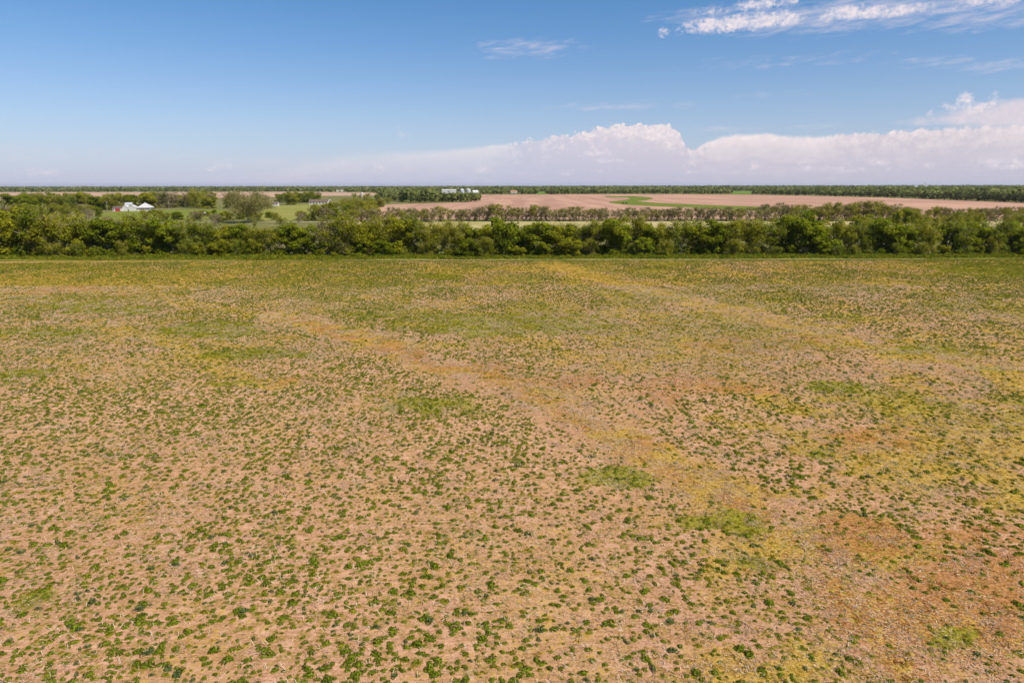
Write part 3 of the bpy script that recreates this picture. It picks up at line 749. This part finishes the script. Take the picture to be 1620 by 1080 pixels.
# past the 300 trees that show largest, the small background ones are one joined mass
def merge_small_trees(keep=300):
    T = sorted([o for o in COL.objects if o.type == 'EMPTY' and o.get('category') == 'tree'], key=lambda o: -(o.scale[2] * 10 / math.hypot(o.location.x, o.location.y)))
    rs = np.random.default_rng(5); V = []; F = []; MI = []; TI = []; mats = []; b = 0
    for e in T[keep:]:
        R = np.array(Matrix.LocRotScale(e.location, e.rotation_euler, e.scale))
        for c in list(e.children):
            me = c.data; n = len(me.vertices); co = np.empty(n * 3, np.float32); me.vertices.foreach_get('co', co); co = co.reshape(-1, 3)
            f = np.empty(len(me.loops), np.int32); me.loops.foreach_get('vertex_index', f); f = f.reshape(-1, 4)
            t = np.zeros(n, np.float32)
            if 'tint' in me.attributes: me.attributes['tint'].data.foreach_get('value', t)
            if c.name.startswith(('crown', 'twigs')):
                k = np.flatnonzero(rs.random(len(f)) < .6); sel = f[k].ravel(); co = co[sel]; t = t[sel]; f = np.arange(len(sel)).reshape(-1, 4)
            co = co @ R[:3, :3].T + R[:3, 3]; m = me.materials[0]
            if m not in mats: mats.append(m)
            V.append(co); F.append(f + b); MI.append(np.full(len(f), mats.index(m))); TI.append(t); b += len(co)
            bpy.data.objects.remove(c)
        bpy.data.objects.remove(e)
    if V:
        me = mesh_np('small_background_trees', np.concatenate(V), np.concatenate(F), {'tint': np.concatenate(TI)})
        for m in mats: me.materials.append(m)
        mi = np.concatenate(MI).astype(np.int32)
        if len(mi) == len(me.polygons): me.polygons.foreach_set('material_index', mi)
        o = link('small_background_trees', me); tag(o, 'smallest background trees scattered among the far rows and groves', 'trees', None, 'stuff')
merge_small_trees()

# ------------------------------------------------------------------ distant woods, one mass of low detail trees
def far_woods():
    rs = np.random.default_rng(11)
    bx = [-80, 300, 460, 480, 590, 600, 615, 660, 700, 740, 756, 757, 1000, 1157, 1158, 1192, 1193, 1300, 1400, 1500, 1620, 1700]
    by = [303.6, 303.6, 303.6, 303.6, 304.5, 309, 318, 321, 320, 320, 319, 308, 307.2, 307.2, 302.6, 302.6, 308, 310.2, 312.6, 316.2, 320.8, 324]
    hz = lambda x: 294.65 - 2.5 * x / 1620
    T = []
    X = np.arange(-90, 1710, 4.2)
    for x in X:                                     # hard front edge
        b = np.interp(x, bx, by); xx = x + rs.normal() * 1.2
        if 846 < x < 864: b = 303.6
        T.append((xx, b - rs.uniform(0, .25), 1.0))
    for x in np.arange(-90, 1710, 4.0):
        b = np.interp(x, bx, by); h0 = hz(x)
        if 846 < x < 864: b = 303.6
        k = h0 + .25; 
        while k < b - .4:
            st = .35 + .05 * (k - h0)
            k += st * rs.uniform(.6, 1.5)
            if k < b - .3 and rs.random() < .9: T.append((x + rs.uniform(-3, 3), k, rs.uniform(.75, 1.2)))
    V = []; tint = []
    for px, py, s in T:
        x, y = gnd(px, py)
        if y > 14000: continue
        d = math.hypot(x, y); h = (10.5 + 3.0 * vn(np.array([x]), np.array([y]), 300, 3, 40)[0]) * s * rs.uniform(.8, 1.1)
        h = min(h, 15)
        if 590 < px < 640 and py > 310: h *= .8
        cap = None
        if 688 < px < 762 and py > 304.8: cap = 305.0
        elif 526 < px < 548: cap = 302.6 if py > 303 else None
        elif 800 < px < 826 and py > 305.8: cap = 305.2
        if cap:
            h = min(h, CAM_H * (1 - (cap - 293.6) / (py - 293.6)))
            if h < 2: continue
        w = h * rs.uniform(.7, 1.1) * (1 + d / 6000)
        n = 46 if d < 1700 else (26 if d < 3500 else 12)
        dr = rs.normal(size=(n, 3)); dr /= np.linalg.norm(dr, axis=1, keepdims=True)
        P = np.array([x, y, h * .55]) + dr * rs.uniform(.3, 1, (n, 1)) ** .5 * np.array([w * .5, w * .5, h * .45])
        P[:, 2] = np.maximum(P[:, 2], .3)
        v, f = leaves(rs, P, dr + np.array([0, 0, .5]), w * (.30 if d < 1700 else .42 if d < 3500 else .6), .7, .5)
        V.append(v); t0 = vn(np.array([x]), np.array([y]), 120, 3, 41)[0]
        tint.append(np.repeat(np.clip(t0 * .9 - .1 + rs.uniform(-.2, .2) + rs.uniform(-.15, .15, n) , 0, 1), 4))
    V = np.concatenate(V); F = np.arange(len(V)).reshape(-1, 4)
    o = link('distant_woods', mesh_np('distant_woods', V, F, {'tint': np.concatenate(tint)}), M['leaf_far'])
    tag(o, 'grey-green mass of woods and tree belts along the horizon', 'woods', None, 'stuff')
    return len(F)
far_woods()

# ------------------------------------------------------------------ buildings and other things
def place(name, px, py, label, cat, rz=0.0, group=None, z=0.0):
    x, y = gnd(px, py); e = empty(name, (x, y, z), rz); tag(e, label, cat, group); return e
def gable(e, w, d, hw, hr, wall, roof, over=.3):
    """gable house: ridge along x; walls as one mesh, two roof slabs"""
    mb = MB(); a, b = w / 2, d / 2
    mb.poly([(-a, -b, 0), (a, -b, 0), (a, -b, hw), (-a, -b, hw)]).poly([(a, b, 0), (-a, b, 0), (-a, b, hw), (a, b, hw)])
    mb.poly([(a, -b, 0), (a, b, 0), (a, b, hw), (a, 0, hr), (a, -b, hw)]).poly([(-a, b, 0), (-a, -b, 0), (-a, -b, hw), (-a, 0, hr), (-a, b, hw)])
    mb.build('wall', wall, e)
    for s in (-1, 1):
        r = MB(); sl = (hr - hw) / b; yo = b + over; zo = hr - sl * yo; t = .12
        p = [(-a - over, 0, hr + .02), (a + over, 0, hr + .02), (a + over, s * yo, zo + .02), (-a - over, s * yo, zo + .02)]
        q = [(x, y, z + t) for x, y, z in p]
        r.v = p + q; r.f = [(0, 1, 2, 3), (4, 7, 6, 5), (0, 4, 5, 1), (1, 5, 6, 2), (2, 6, 7, 3), (3, 7, 4, 0)]
        r.build('roof', roof, e)
def window(e, x, y, z, w, h, name='window', mat='glass'):
    fr = MB().box(x - w/2, y - .06, z, x + w/2, y - .004, z + h).build(name, M['white_paint'], e)
    MB().box(x - w/2 + .1, y - .09, z + .1, x + w/2 - .1, y - .062, z + h - .1).build('pane', M[mat], fr)

def farmhouse():
    e = place('farmhouse', 231, 333.6, 'white farmhouse with tall pyramid roof and dark porch openings beside the meadow', 'house', .1)
    a, b = 4.6, 4.2; e.scale = (.82, .82, .9)
    MB().box(-a, -b + 1.6, 0, a, b, 2.7).build('wall', M['white_wall'], e)
    mb = MB(); o = 5.9; p = 5.5
    mb.v = [(-o, -p, 2.7), (o, -p, 2.7), (o, p, 2.7), (-o, p, 2.7), (-.6, -.2, 6.3), (.6, .2, 6.3)]
    mb.f = [(0, 1, 5, 4), (1, 2, 5), (2, 3, 4, 5), (3, 0, 4), (0, 3, 2, 1)]
    mb.build('roof', M['white_metal'], e)
    MB().box(-.5, -.4, 6.1, .5, .4, 6.8).build('cupola', M['white_metal'], e)
    for i in range(8):
        x = -5.5 + 11.0 * i / 7
        MB().box(x - .1, -5.1, 0, x + .1, -4.9, 2.7).build('porch_post', M['white_paint'], e)
    MB().box(-5.5, -5.13, .15, 5.5, -5.102, .9).build('railing', M['white_paint'], e)
    MB().box(-5.6, -5.2, 0, 5.6, -b + 1.5, .15).build('porch_floor', M['white_wall'], e)
    for i in range(5): window(e, -3.6 + 1.8 * i, -b + 1.6, .9, 1.2, 1.4)
farmhouse()
e = place('garage', 188, 334.2, 'small white shed with wide red door left of the farmhouse', 'shed', .15)
gable(e, 6.4, 5, 2.3, 3.5, M['white_wall'], M['brown_roof'], .2)
MB().box(-1.4, -2.58, 0, 1.9, -2.504, 2.1).build('door', M['red'], e)
MB().box(-2.9, -2.58, .9, -2.1, -2.504, 1.8).build('window', M['glass'], e)
for px_, lab in ((200.3, 'narrow white gabled shed next to the red doored shed'), (211.5, 'white gabled shed close to the left side of the farmhouse')):
    e = place('white_shed', px_, 334.0, lab, 'shed', rad(90) + .1, 'white sheds of the farm')
    gable(e, 6, 3.9, 2.9, 4.2, M['white_wall'], M['white_metal'], .2)
e = place('farm_building', 205.0, 330.5, 'pale grey roofed barn rising behind the two white sheds', 'barn', .1); gable(e, 5, 4, 3.4, 5.0, M['white_wall'], M['grey_roof'])
e = place('loafing_shed', 323, 341.8, 'small open shed with pale roof on the meadow', 'shed', -.2); gable(e, 4.2, 3.2, 1.6, 2.3, M['brown_roof'], M['white_metal'])
e = place('cottage', 436, 326.2, 'small white cottage left of the long brown roofed house', 'house', .1); gable(e, 5.5, 5, 2.6, 4.1, M['white_wall'], M['brown_roof'])
window(e, -1.2, -2.5, .9, 1, 1.1); window(e, 1.2, -2.5, .9, 1, 1.1)
e = place('long_house', 505, 323.6, 'long white ranch house with brown roof behind the pale meadow', 'house', .04); gable(e, 18, 7, 2.7, 4.9, M['white_wall'], M['brown_roof'])
for i in range(6): window(e, -7.5 + 3 * i, -3.5, .8, 1.5, 1.5)
e = place('carport', 518, 322.2, 'white roofed shed at the right end of the long house', 'shed', .04); gable(e, 6, 5, 2.9, 3.8, M['brown_roof'], M['white_metal'])
e = place('silo', 573, 316.5, 'tall pale grey concrete silo rising above the grove', 'silo')
MB().lathe([(1.8, 0), (1.8, 8.6)], 16).build('silo_wall', simple('silo_concrete', (.46, .40, .36), .9, .1), e); MB().lathe([(1.85, 8.6), (1.5, 9.4), (.1, 9.9)], 16).build('dome', M['grey_roof'], e)
for px_, w_, lab in ((705, 18, 'long white metal barn, left of the two far barns'), (716.5, 17, 'long white metal barn, right of the two far barns')):
    e = place('metal_barn', px_, 305.2, lab, 'barn', .03, 'far white barns'); gable(e, w_, 12, 6.5, 8.6, M['white_metal'], M['white_metal'])
for px_, py_, r_, lab in ((731, 305.6, 5.5, 'squat pale grain bin right of the far white barns'), (741, 304.6, 6.5, 'larger pale grain bin beside the far white barns')):
    e = place('grain_bin', px_, py_, lab, 'grain bin', 0, 'far grain bins')
    MB().lathe([(r_, 0), (r_, 7.2)], 20).build('bin_wall', M['grey_roof'], e); MB().lathe([(r_ * 1.03, 7.2), (.6, 11.0), (.6, 11.6)], 20).build('roof', M['white_metal'], e)
e = place('white_house', 752, 307, 'white gabled house at the corner of the far wood', 'house', .3); gable(e, 12, 7, 4.5, 8, M['white_wall'], M['white_metal'])
e = place('machine_shed', 707, 316.5, 'low shed with slanted white roof among the trees', 'shed', .5); gable(e, 8, 4, 5.5, 8.6, M['white_wall'], M['white_metal'])
e = place('orange_house', 813, 306.4, 'low house with orange-brown roof in the far tree belt', 'house', 0); gable(e, 15, 8, 3.5, 7.2, M['white_wall'], M['orange_roof'])
e = place('far_house', 217, 303, 'tiny white house at the far side of the left stubble field', 'house', 0); gable(e, 8, 8, 4.5, 7, M['white_wall'], M['white_metal'])
for px_, lab in ((534, 'small white house, left of the two far houses above the grove'), (541, 'wider cream house, right of the two far houses above the grove')):
    e = place('far_house', px_, 303.4, lab, 'house', .2, 'far houses above the grove'); gable(e, 8, 8, 5.2, 8.6, M['white_wall'], M['brown_roof'])
e = place('far_house', 1462, 299.5, 'tiny bright white house in the woods below the water tower', 'house', .2); gable(e, 20, 10, 11, 14, M['white_wall'], M['white_metal'])
e = place('far_house', 1448, 299.0, 'tiny pale roofed house left of the bright white far house', 'house', .2); gable(e, 22, 10, 11, 13.5, M['white_wall'], M['grey_roof'])
x, y = gnd(1463, 297.6)
e = empty('water_tower', (x, y, 0)); tag(e, 'tiny white water tower on the horizon at the right', 'water tower')
MB().lathe([(1.0, 0), (1.0, 27)], 10).build('column', M['white_paint'], e); MB().lathe([(1.0, 26), (4.5, 28.5), (5, 31), (4, 33.5), (.4, 35)], 14).build('tank', M['white_paint'], e)
for px_, py_, hh, lab in ((295, 297.6, 58, 'thin radio mast on the horizon above the farm'), (1483, 297.0, 44, 'thin mast on the horizon right of the water tower'), (1533, 297, 46, 'thin mast near the right end of the horizon')):
    x, y = gnd(px_, py_); e = empty('radio_mast', (x, y, 0)); tag(e, lab, 'mast', 'masts on the horizon')
    MB().lathe([(.55, 0), (.35, hh)], 4).build('mast_pole', simple('mast_steel', (.35, .36, .4), .6, .1), e)
for px_, py_, hh, lab in ((170, 334, 7.5, 'utility pole left of the red doored shed'), (268, 332.6, 7.5, 'utility pole right of the farmhouse before the trees'), (351, 331.8, 8.0, 'utility pole left of the lone spreading tree')):
    e = place('utility_pole', px_, py_, lab, 'utility pole', 0, 'utility poles near the farm')
    MB().lathe([(.16, 0), (.11, hh)], 8).build('pole', M['pole'], e); MB().box(-1.1, -.16, hh - .7, 1.1, -.1, hh - .55).build('crossarm', M['pole'], e)

# cows resting on the waterway
def cow(px, py, lab, flip):
    x, y = gnd(px, py)
    rs = MB()
    def ell(cx, cy, cz, rx, ry, rz):
        b = len(rs.v); nu, nv = 8, 6
        for i in range(nv + 1):
            th = math.pi * i / nv
            for j in range(nu):
                p = 2 * math.pi * j / nu; rs.v.append((cx + rx * math.cos(th), cy + ry * math.sin(th) * math.cos(p), cz + rz * math.sin(th) * math.sin(p)))
        for i in range(nv):
            for j in range(nu):
                j2 = (j + 1) % nu; rs.f.append((b + i*nu + j, b + i*nu + j2, b + (i+1)*nu + j2, b + (i+1)*nu + j))
    ell(0, 0, 1.0, 1.05, .42, .48); ell(1.15, 0, 1.05, .45, .18, .26); ell(1.6, 0, .8, .32, .14, .17)
    for lx in (-.8, .75):
        for ly in (-.22, .22): rs.lathe([(.08, 0), (.09, .4), (.14, .9)], 6, lx, ly)
    o = rs.build('cow', M['cow']); o.location = (x, y, .16); o.rotation_euler = (0, 0, flip); tag(o, lab, 'cow', 'cows on the waterway')
    return o
cow(986, 323.0, 'dark cow standing on the grass waterway, the left one', 3.3); cow(990.5, 322.8, 'dark cow standing on the grass waterway, the right one', .2)

# ------------------------------------------------------------------ weeds and corn stubble
def clump_mesh(name, seed, r, h, n, size, mat, spiky=.3):
    rs = np.random.default_rng(seed)
    a = rs.uniform(0, 6.28, n); q = rs.uniform(0, 1, n) ** .6
    lob = 1 + .3 * np.cos(a * 2 + rs.uniform(0, 6)) + .2 * np.cos(a * 3 + rs.uniform(0, 6))
    P = np.stack([np.cos(a) * q * r * lob, np.sin(a) * q * r * lob * .8, h * (1 - q ** 2 * .85) * rs.uniform(.25, 1.05, n)], 1)
    nr = np.stack([np.cos(a) * q, np.sin(a) * q, np.full(n, .9)], 1)
    v, f = leaves(rs, P, nr, size, .5, spiky); v[:, 2] = np.maximum(v[:, 2], -.02)
    me = mesh_np(name, v, f, {'tint': np.repeat(rs.uniform(0, 1, n), 4)}); me.materials.append(M[mat]); return me

def in_view(x, y, m=60):
    px, py = to_px(x, y); return (px > -m) & (px < 1620 + m) & (py > 390) & (py < 1080 + m * 1.4) & (y > 5)

def scatter(density_max, seed, y1=None, y0=14):
    rs = np.random.default_rng(seed); y1 = y1 or FAR_Y - 2
    xm = .80 * y1 + 14
    n = int(density_max * 2 * xm * (y1 - y0)); x = rs.uniform(-xm, xm, n); y = rs.uniform(y0, y1, n)
    k = in_view(x, y); return x[k], y[k], rs

def gn_scatter(name, protos, P, sc, rot, idx, label, cat):
    """one stuff object: instances of the prototype things on points"""
    me = bpy.data.meshes.new(name); me.vertices.add(len(P)); me.vertices.foreach_set('co', P.astype(np.float32).ravel())
    for nm, tp, arr, key in (('sc', 'FLOAT_VECTOR', sc, 'vector'), ('rt', 'FLOAT_VECTOR', rot, 'vector'), ('ix', 'INT', idx, 'value')):
        a = me.attributes.new(nm, tp, 'POINT'); a.data.foreach_set(key, np.ascontiguousarray(arr, np.int32 if tp == 'INT' else np.float32).ravel())
    me.update()
    o = link(name, me)
    g = bpy.data.node_groups.new(name, 'GeometryNodeTree')
    g.interface.new_socket('Geometry', in_out='INPUT', socket_type='NodeSocketGeometry'); g.interface.new_socket('Geometry', in_out='OUTPUT', socket_type='NodeSocketGeometry')
    gi = g.nodes.new('NodeGroupInput'); go = g.nodes.new('NodeGroupOutput')
    ip = g.nodes.new('GeometryNodeInstanceOnPoints'); jn = g.nodes.new('GeometryNodeJoinGeometry')
    for p in reversed(protos):
        oi = g.nodes.new('GeometryNodeObjectInfo'); oi.inputs['Object'].default_value = p; oi.inputs['As Instance'].default_value = True
        oi.transform_space = 'ORIGINAL'; g.links.new(oi.outputs['Geometry'], jn.inputs[0])
    def na(nm, tp):
        n = g.nodes.new('GeometryNodeInputNamedAttribute'); n.data_type = tp; n.inputs['Name'].default_value = nm; return n.outputs['Attribute']
    g.links.new(gi.outputs[0], ip.inputs['Points']); g.links.new(jn.outputs[0], ip.inputs['Instance'])
    ip.inputs['Pick Instance'].default_value = True
    g.links.new(na('ix', 'INT'), ip.inputs['Instance Index']); g.links.new(na('sc', 'FLOAT_VECTOR'), ip.inputs['Scale'])
    g.links.new(na('rt', 'FLOAT_VECTOR'), ip.inputs['Rotation']); g.links.new(ip.outputs[0], go.inputs[0])
    md = o.modifiers.new('scatter', 'NODES'); md.node_group = g
    tag(o, label, cat, None, 'stuff'); return o

def scatter_kind(x, y, sc, rot, idx, meshes, name, labels, cat, group, mass_name, mass_label, n_single=300):
    z = field_z(x, y) + 0.0
    px, py = to_px(x, y)
    vis = (px > 2) & (px < 1618) & (py < 1078)
    order = np.argsort(-(sc[:, 0] / np.hypot(y, CAM_H)) * vis)[:n_single]
    protos = {}
    for i in order:
        k = int(idx[i]); o = link(name, meshes[k]); o.location = (x[i], y[i], z[i]); o.scale = sc[i]; o.rotation_euler = rot[i]
        tag(o, labels[k], cat, group); protos.setdefault(k, o)
    for k in range(len(meshes)):
        if k not in protos:
            o = link(name, meshes[k]); i = order[0]; o.location = (x[i] + .4 + .2 * k, y[i], z[i]); tag(o, labels[k], cat, group); protos[k] = o
    keep = np.ones(len(x), bool); keep[order] = False
    gn_scatter(mass_name, [protos[k] for k in range(len(meshes))], np.stack([x, y, z], 1)[keep], sc[keep], rot[keep], idx[keep], mass_label, cat)
    return protos

# --- weed clumps
meshes = [clump_mesh('weed_a', 1, .18, .13, 100, .085, 'weed_green'), clump_mesh('weed_b', 2, .17, .11, 90, .08, 'weed_green'), clump_mesh('weed_c', 3, .20, .10, 90, .085, 'weed_green'),
          clump_mesh('weed_d', 4, .16, .16, 90, .08, 'weed_grey'), clump_mesh('weed_e', 5, .17, .08, 70, .08, 'weed_lime')]
rs = np.random.default_rng(21); cw, ch = .35, .33
gi_, gj_ = np.meshgrid(np.arange(-int((.8 * FAR_Y + 16) / cw), int((.8 * FAR_Y + 16) / cw)), np.arange(int(14 / ch), int((FAR_Y - 2) / ch)))
gi_ = gi_.ravel().astype(float); gj_ = gj_.ravel().astype(float)
x = (gi_ + rs.normal(0, .24, len(gi_))) * cw; y = (gj_ + rs.normal(0, .20, len(gi_))) * ch + x * math.tan(rad(4))
k = in_view(x, y); x, y = x[k], y[k]
G, R, Lm, B = masks(x, y)
cl = ss(vn(x, y, 1.1, 3, 50) * .55 + vn(x, y, 5, 3, 51) * .45, .30, .62)
_px, _py = to_px(x, y)
wp = lambda q: (_px + (vn(x, y, 5, 4, 90) - .5) * 90, _py + (vn(x, y, 4, 4, 91) - .5) * np.clip((_py - 392) * .2, 4, 80))
TRK = np.maximum(band(*wp(0), MAIN, 8, 40), band(*wp(0), SECOND, 7, 12))
dens = (.62 + .38 * cl) * (1 - .38 * B) * (1 - .72 * np.clip(TRK * 1.3, 0, 1)) * (1 - .5 * G) * (1 - .6 * R) * (.85 + .15 * ss(_px, 900, 500))
far_boost = 1 + .25 * ss(y, 60, 150)
k = rs.random(len(x)) < dens * .92 * far_boost; x, y, G, Lm, R, B = x[k], y[k], G[k], Lm[k], R[k], B[k]; n = len(x)
s = np.clip(rs.lognormal(-.33, .36, n), .28, 1.4) * (1 - .15 * B)
sc = np.stack([s, s * rs.uniform(.8, 1.2, n), s * rs.uniform(.8, 1.3, n)], 1)
rot = np.stack([np.zeros(n), np.zeros(n), rs.uniform(0, 6.28, n)], 1)
pr = rs.random(n); idx = np.where(pr < .30, 0, np.where(pr < .58, 1, np.where(pr < .80, 2, np.where(pr < .87, 3, 4))))
idx = np.where((rs.random(n) < Lm * .5), 4, idx)
scatter_kind(x, y, sc, rot, idx, meshes, 'weed_clump',
             ['rounded green weed clump on bare soil near the lower edge', 'flat-topped green weed clump on bare soil near the lower edge', 'wide ragged green weed clump on bare soil near the lower edge',
              'taller bluish-green weed clump on bare soil near the lower edge', 'yellowish low weed clump on bare soil near the lower edge'], 'weed', 'weed clumps nearest the camera', 'weed_cover', 'green weed clumps dotted over the stubble field')
NW = n
# --- low ground cover inside the coloured patches
cov = [clump_mesh('cover_a', 11, .22, .05, 34, .085, 'weed_lime', .5), clump_mesh('cover_b', 12, .22, .05, 34, .08, 'weed_gold', .5), clump_mesh('cover_c', 13, .2, .05, 30, .08, 'weed_rust', .5)]
x, y, rs = scatter(11.0, 22); G, R, Lm, B = masks(x, y); u = rs.random(len(x))
nn = vn(x, y, .9, 2, 60); f = ss(nn, .3, .6)
pL, pG, pR = Lm * .85 * f, G * .65 * f, R * .5 * f
k = u < np.maximum.reduce([pL, pG, pR]) + .03 * B; x, y, G, R, Lm = x[k], y[k], G[k], R[k], Lm[k]; n = len(x)
P3 = np.stack([Lm * 1.2 + .05, G + .03, R * .8 + .01], 1); P3 /= P3.sum(1, keepdims=True); cs = P3.cumsum(1); u = rs.random((n, 1)); idx = (u > cs).sum(1).clip(0, 2)
s = rs.uniform(.4, 1.25, n); sc = np.stack([s, s * rs.uniform(.7, 1.1, n), s], 1); rot = np.stack([np.zeros(n), np.zeros(n), rs.uniform(0, 6.28, n)], 1)
z = field_z(x, y)
cp = []
for kk, (mm, lb) in enumerate(zip(cov, ('mat of low lime green weeds', 'mat of low golden weeds', 'mat of low rusty weeds'))):
    j = np.argmin(np.where(idx == kk, y + 1e3 * (~in_view(x, y, -20)), 1e9)); o = link('low_weed_mat', mm); o.location = (x[j], y[j], z[j]); tag(o, lb + ' near the lower edge of the field', 'weed', None, 'stuff'); cp.append(o)
gn_scatter('ground_cover', cp, np.stack([x, y, z], 1), sc, rot, idx, 'low lime, golden and rusty weeds matting parts of the field', 'ground cover')
NC = n
# --- corn stubble: short stalks in rows, tipped to the far left, and loose litter
def stalk_mesh(name, L, r, mat):
    mb = MB(); b = tube(np.array([(0, 0, -.02), (0, .004, L * .5), (0.01, 0, L)]), r, r * .85, 5)
    me = mesh_np(name, b[0], b[1]); me.materials.append(M[mat]); return me
st_m = [stalk_mesh('stalk_a', .27, .011, 'straw'), stalk_mesh('stalk_b', .17, .013, 'straw'), stalk_mesh('stalk_c', .24, .010, 'straw_brown')]
rs = np.random.default_rng(23); ang = rad(4); sp = .76
X = []; Y = []
ymax = 120
for r_ in range(int((ymax - 10) / sp) + 20):
    yy0 = 8 + r_ * sp; xm = .8 * yy0 + 16; m_ = int(2 * xm * 1.15)
    xx = rs.uniform(-xm, xm, m_); X.append(xx); Y.append(yy0 + math.tan(ang) * xx + rs.normal(size=m_) * .05)
x = np.concatenate(X); y = np.concatenate(Y)
k = in_view(x, y) & (rs.random(len(x)) < (1 - .6 * masks(x, y)[3])) & (rs.random(len(x)) < .25 + .75 * ss(vn(x, y, 1.6, 2, 70), .35, .6)); x, y = x[k], y[k]; n = len(x)
px_, py_ = to_px(x, y)
tilt = rs.normal(rad(62), rad(13), n); head = rs.normal(rad(40), rad(22), n)     # tilt from vertical, heading from +Y towards -X
rot = np.stack([-tilt, np.zeros(n), head], 1)
s = rs.uniform(.6, 1.35, n); sc = np.stack([s ** .3, s ** .3, s], 1); idx = rs.choice(3, n, p=[.45, .4, .15])
scatter_kind(x, y, sc, rot, idx, st_m, 'corn_stalk', ['long pale cut corn stalk leaning left at the lower edge', 'short pale cut corn stalk leaning left at the lower edge', 'brown weathered corn stalk leaning left at the lower edge'],
             'corn stalk', 'corn stalks nearest the camera', 'corn_stubble', 'pale corn stubble standing in rows across the field')
NS = n
def litter_mesh(name, seed, n, L, w, mat):
    r_ = np.random.default_rng(seed); a = r_.uniform(0, 6.28, n); c = r_.uniform(-.45, .45, (n, 2)); l = L * r_.uniform(.4, 1.5, n)
    d = np.stack([np.cos(a) * l / 2, np.sin(a) * l / 2, r_.normal(0, .015, n)], 1); q = np.stack([-np.sin(a), np.cos(a), 0 * a], 1) * w
    P = np.stack([c[:, 0], c[:, 1], r_.uniform(.01, .05, n)], 1); up = np.array([0, 0, w])
    V = np.stack([P - d - q, P - d + q, P + d + q, P + d - q, P - d + up, P + d + up], 1).reshape(-1, 3); b = (np.arange(n) * 6)[:, None]
    F = np.concatenate([b + np.array([[0, 3, 5, 4]]), b + np.array([[1, 4, 5, 2]])]); me = mesh_np(name, V, F); me.materials.append(M[mat]); return me
M['straw_mid'] = simple('straw_tan', (.52, .37, .23), .85, .3, 6)
lit = [litter_mesh('litter_a', 1, 7, .17, .006, 'straw'), litter_mesh('litter_b', 2, 18, .12, .012, 'straw_brown'), litter_mesh('litter_c', 3, 18, .09, .008, 'straw_mid')]
x, y, rs = scatter(7.0, 24, 125); B = masks(x, y)[3]; k = rs.random(len(x)) < (.22 + .55 * B) * ss(vn(x, y, 1.4, 2, 71), .25, .6); x, y = x[k], y[k]; n = len(x)
rot = np.stack([np.zeros(n), np.zeros(n), rs.uniform(0, 6.28, n)], 1); s = rs.uniform(.7, 1.3, n); sc = np.stack([s, s, s], 1)
z = field_z(x, y); idx = rs.choice(3, n, p=[.16, .42, .42]); lp = []
for kk, mm in enumerate(lit):
    j = np.argmin(np.where(idx == kk, y + 1e3 * (~in_view(x, y, -20)), 1e9)); o = link('straw_scatter', mm); o.location = (x[j], y[j], z[j]); o.rotation_euler = rot[j]
    tag(o, ('long pale straws', 'thick brown stem pieces', 'short pale straws')[kk] + ' strewn on the soil near the lower edge', 'straw', None, 'stuff'); lp.append(o)
gn_scatter('straw_litter', lp, np.stack([x, y, z], 1), sc, rot, idx, 'pale and brown straw litter strewn over the field', 'straw litter')
# grass tufts along the verge
vt = [clump_mesh('tuft_a', 15, .5, .45, 60, .22, 'weed_lime', .6), clump_mesh('tuft_b', 16, .5, .6, 60, .24, 'weed_green', .6)]
rs = np.random.default_rng(25); n = 9000; x = rs.uniform(-150, 150, n); y = FAR_Y + rs.uniform(-3.5, 5, n) + (vn(x, x * 0, 12, 3, 80) - .5) * 4; s = rs.uniform(.4, 1.2, n) * (.6 + 1.2 * vn(x, y, 6, 3, 81))
vp = []
for kk, mm in enumerate(vt):
    o = link('grass_tuft', mm); o.location = (-20 + 55 * kk, FAR_Y, .15); tag(o, ('lime', 'darker green')[kk] + ' grass tuft on the verge before the hedge', 'grass'); vp.append(o)
gn_scatter('verge_grass', vp, np.stack([x, y, np.full(n, .15)], 1), np.stack([s, s, s], 1), np.stack([0 * s, 0 * s, rs.uniform(0, 6.28, n)], 1), (rs.random(n) < .45).astype(int), 'rough green grass along the foot of the near hedge', 'grass')

# ------------------------------------------------------------------ haze
HAZE = 3.2e-5
if HAZE:
    m, nt, out = new_mat('haze_air')
    pv = nt.nodes.new('ShaderNodeVolumePrincipled'); pv.inputs['Density'].default_value = HAZE; pv.inputs['Color'].default_value = (.86, .91, 1.0, 1)
    pv.inputs['Anisotropy'].default_value = 0.2
    nt.links.new(pv.outputs[0], out.inputs['Volume'])
    hb = MB().box(-EXT - 50, -EXT - 50, -1.0, EXT + 50, EXT + 50, 66.0).build('haze', m); tag(hb, 'thin pale haze over the whole plain', 'haze', None, 'stuff')
open('/tmp/counts.txt', 'w').write if 0 else None
print('COUNTS weeds', NW, 'cover', NC, 'stalks', NS, 'trees', len(all_trees), 'tris', sum(len(m.polygons) for m in bpy.data.meshes) * 2)
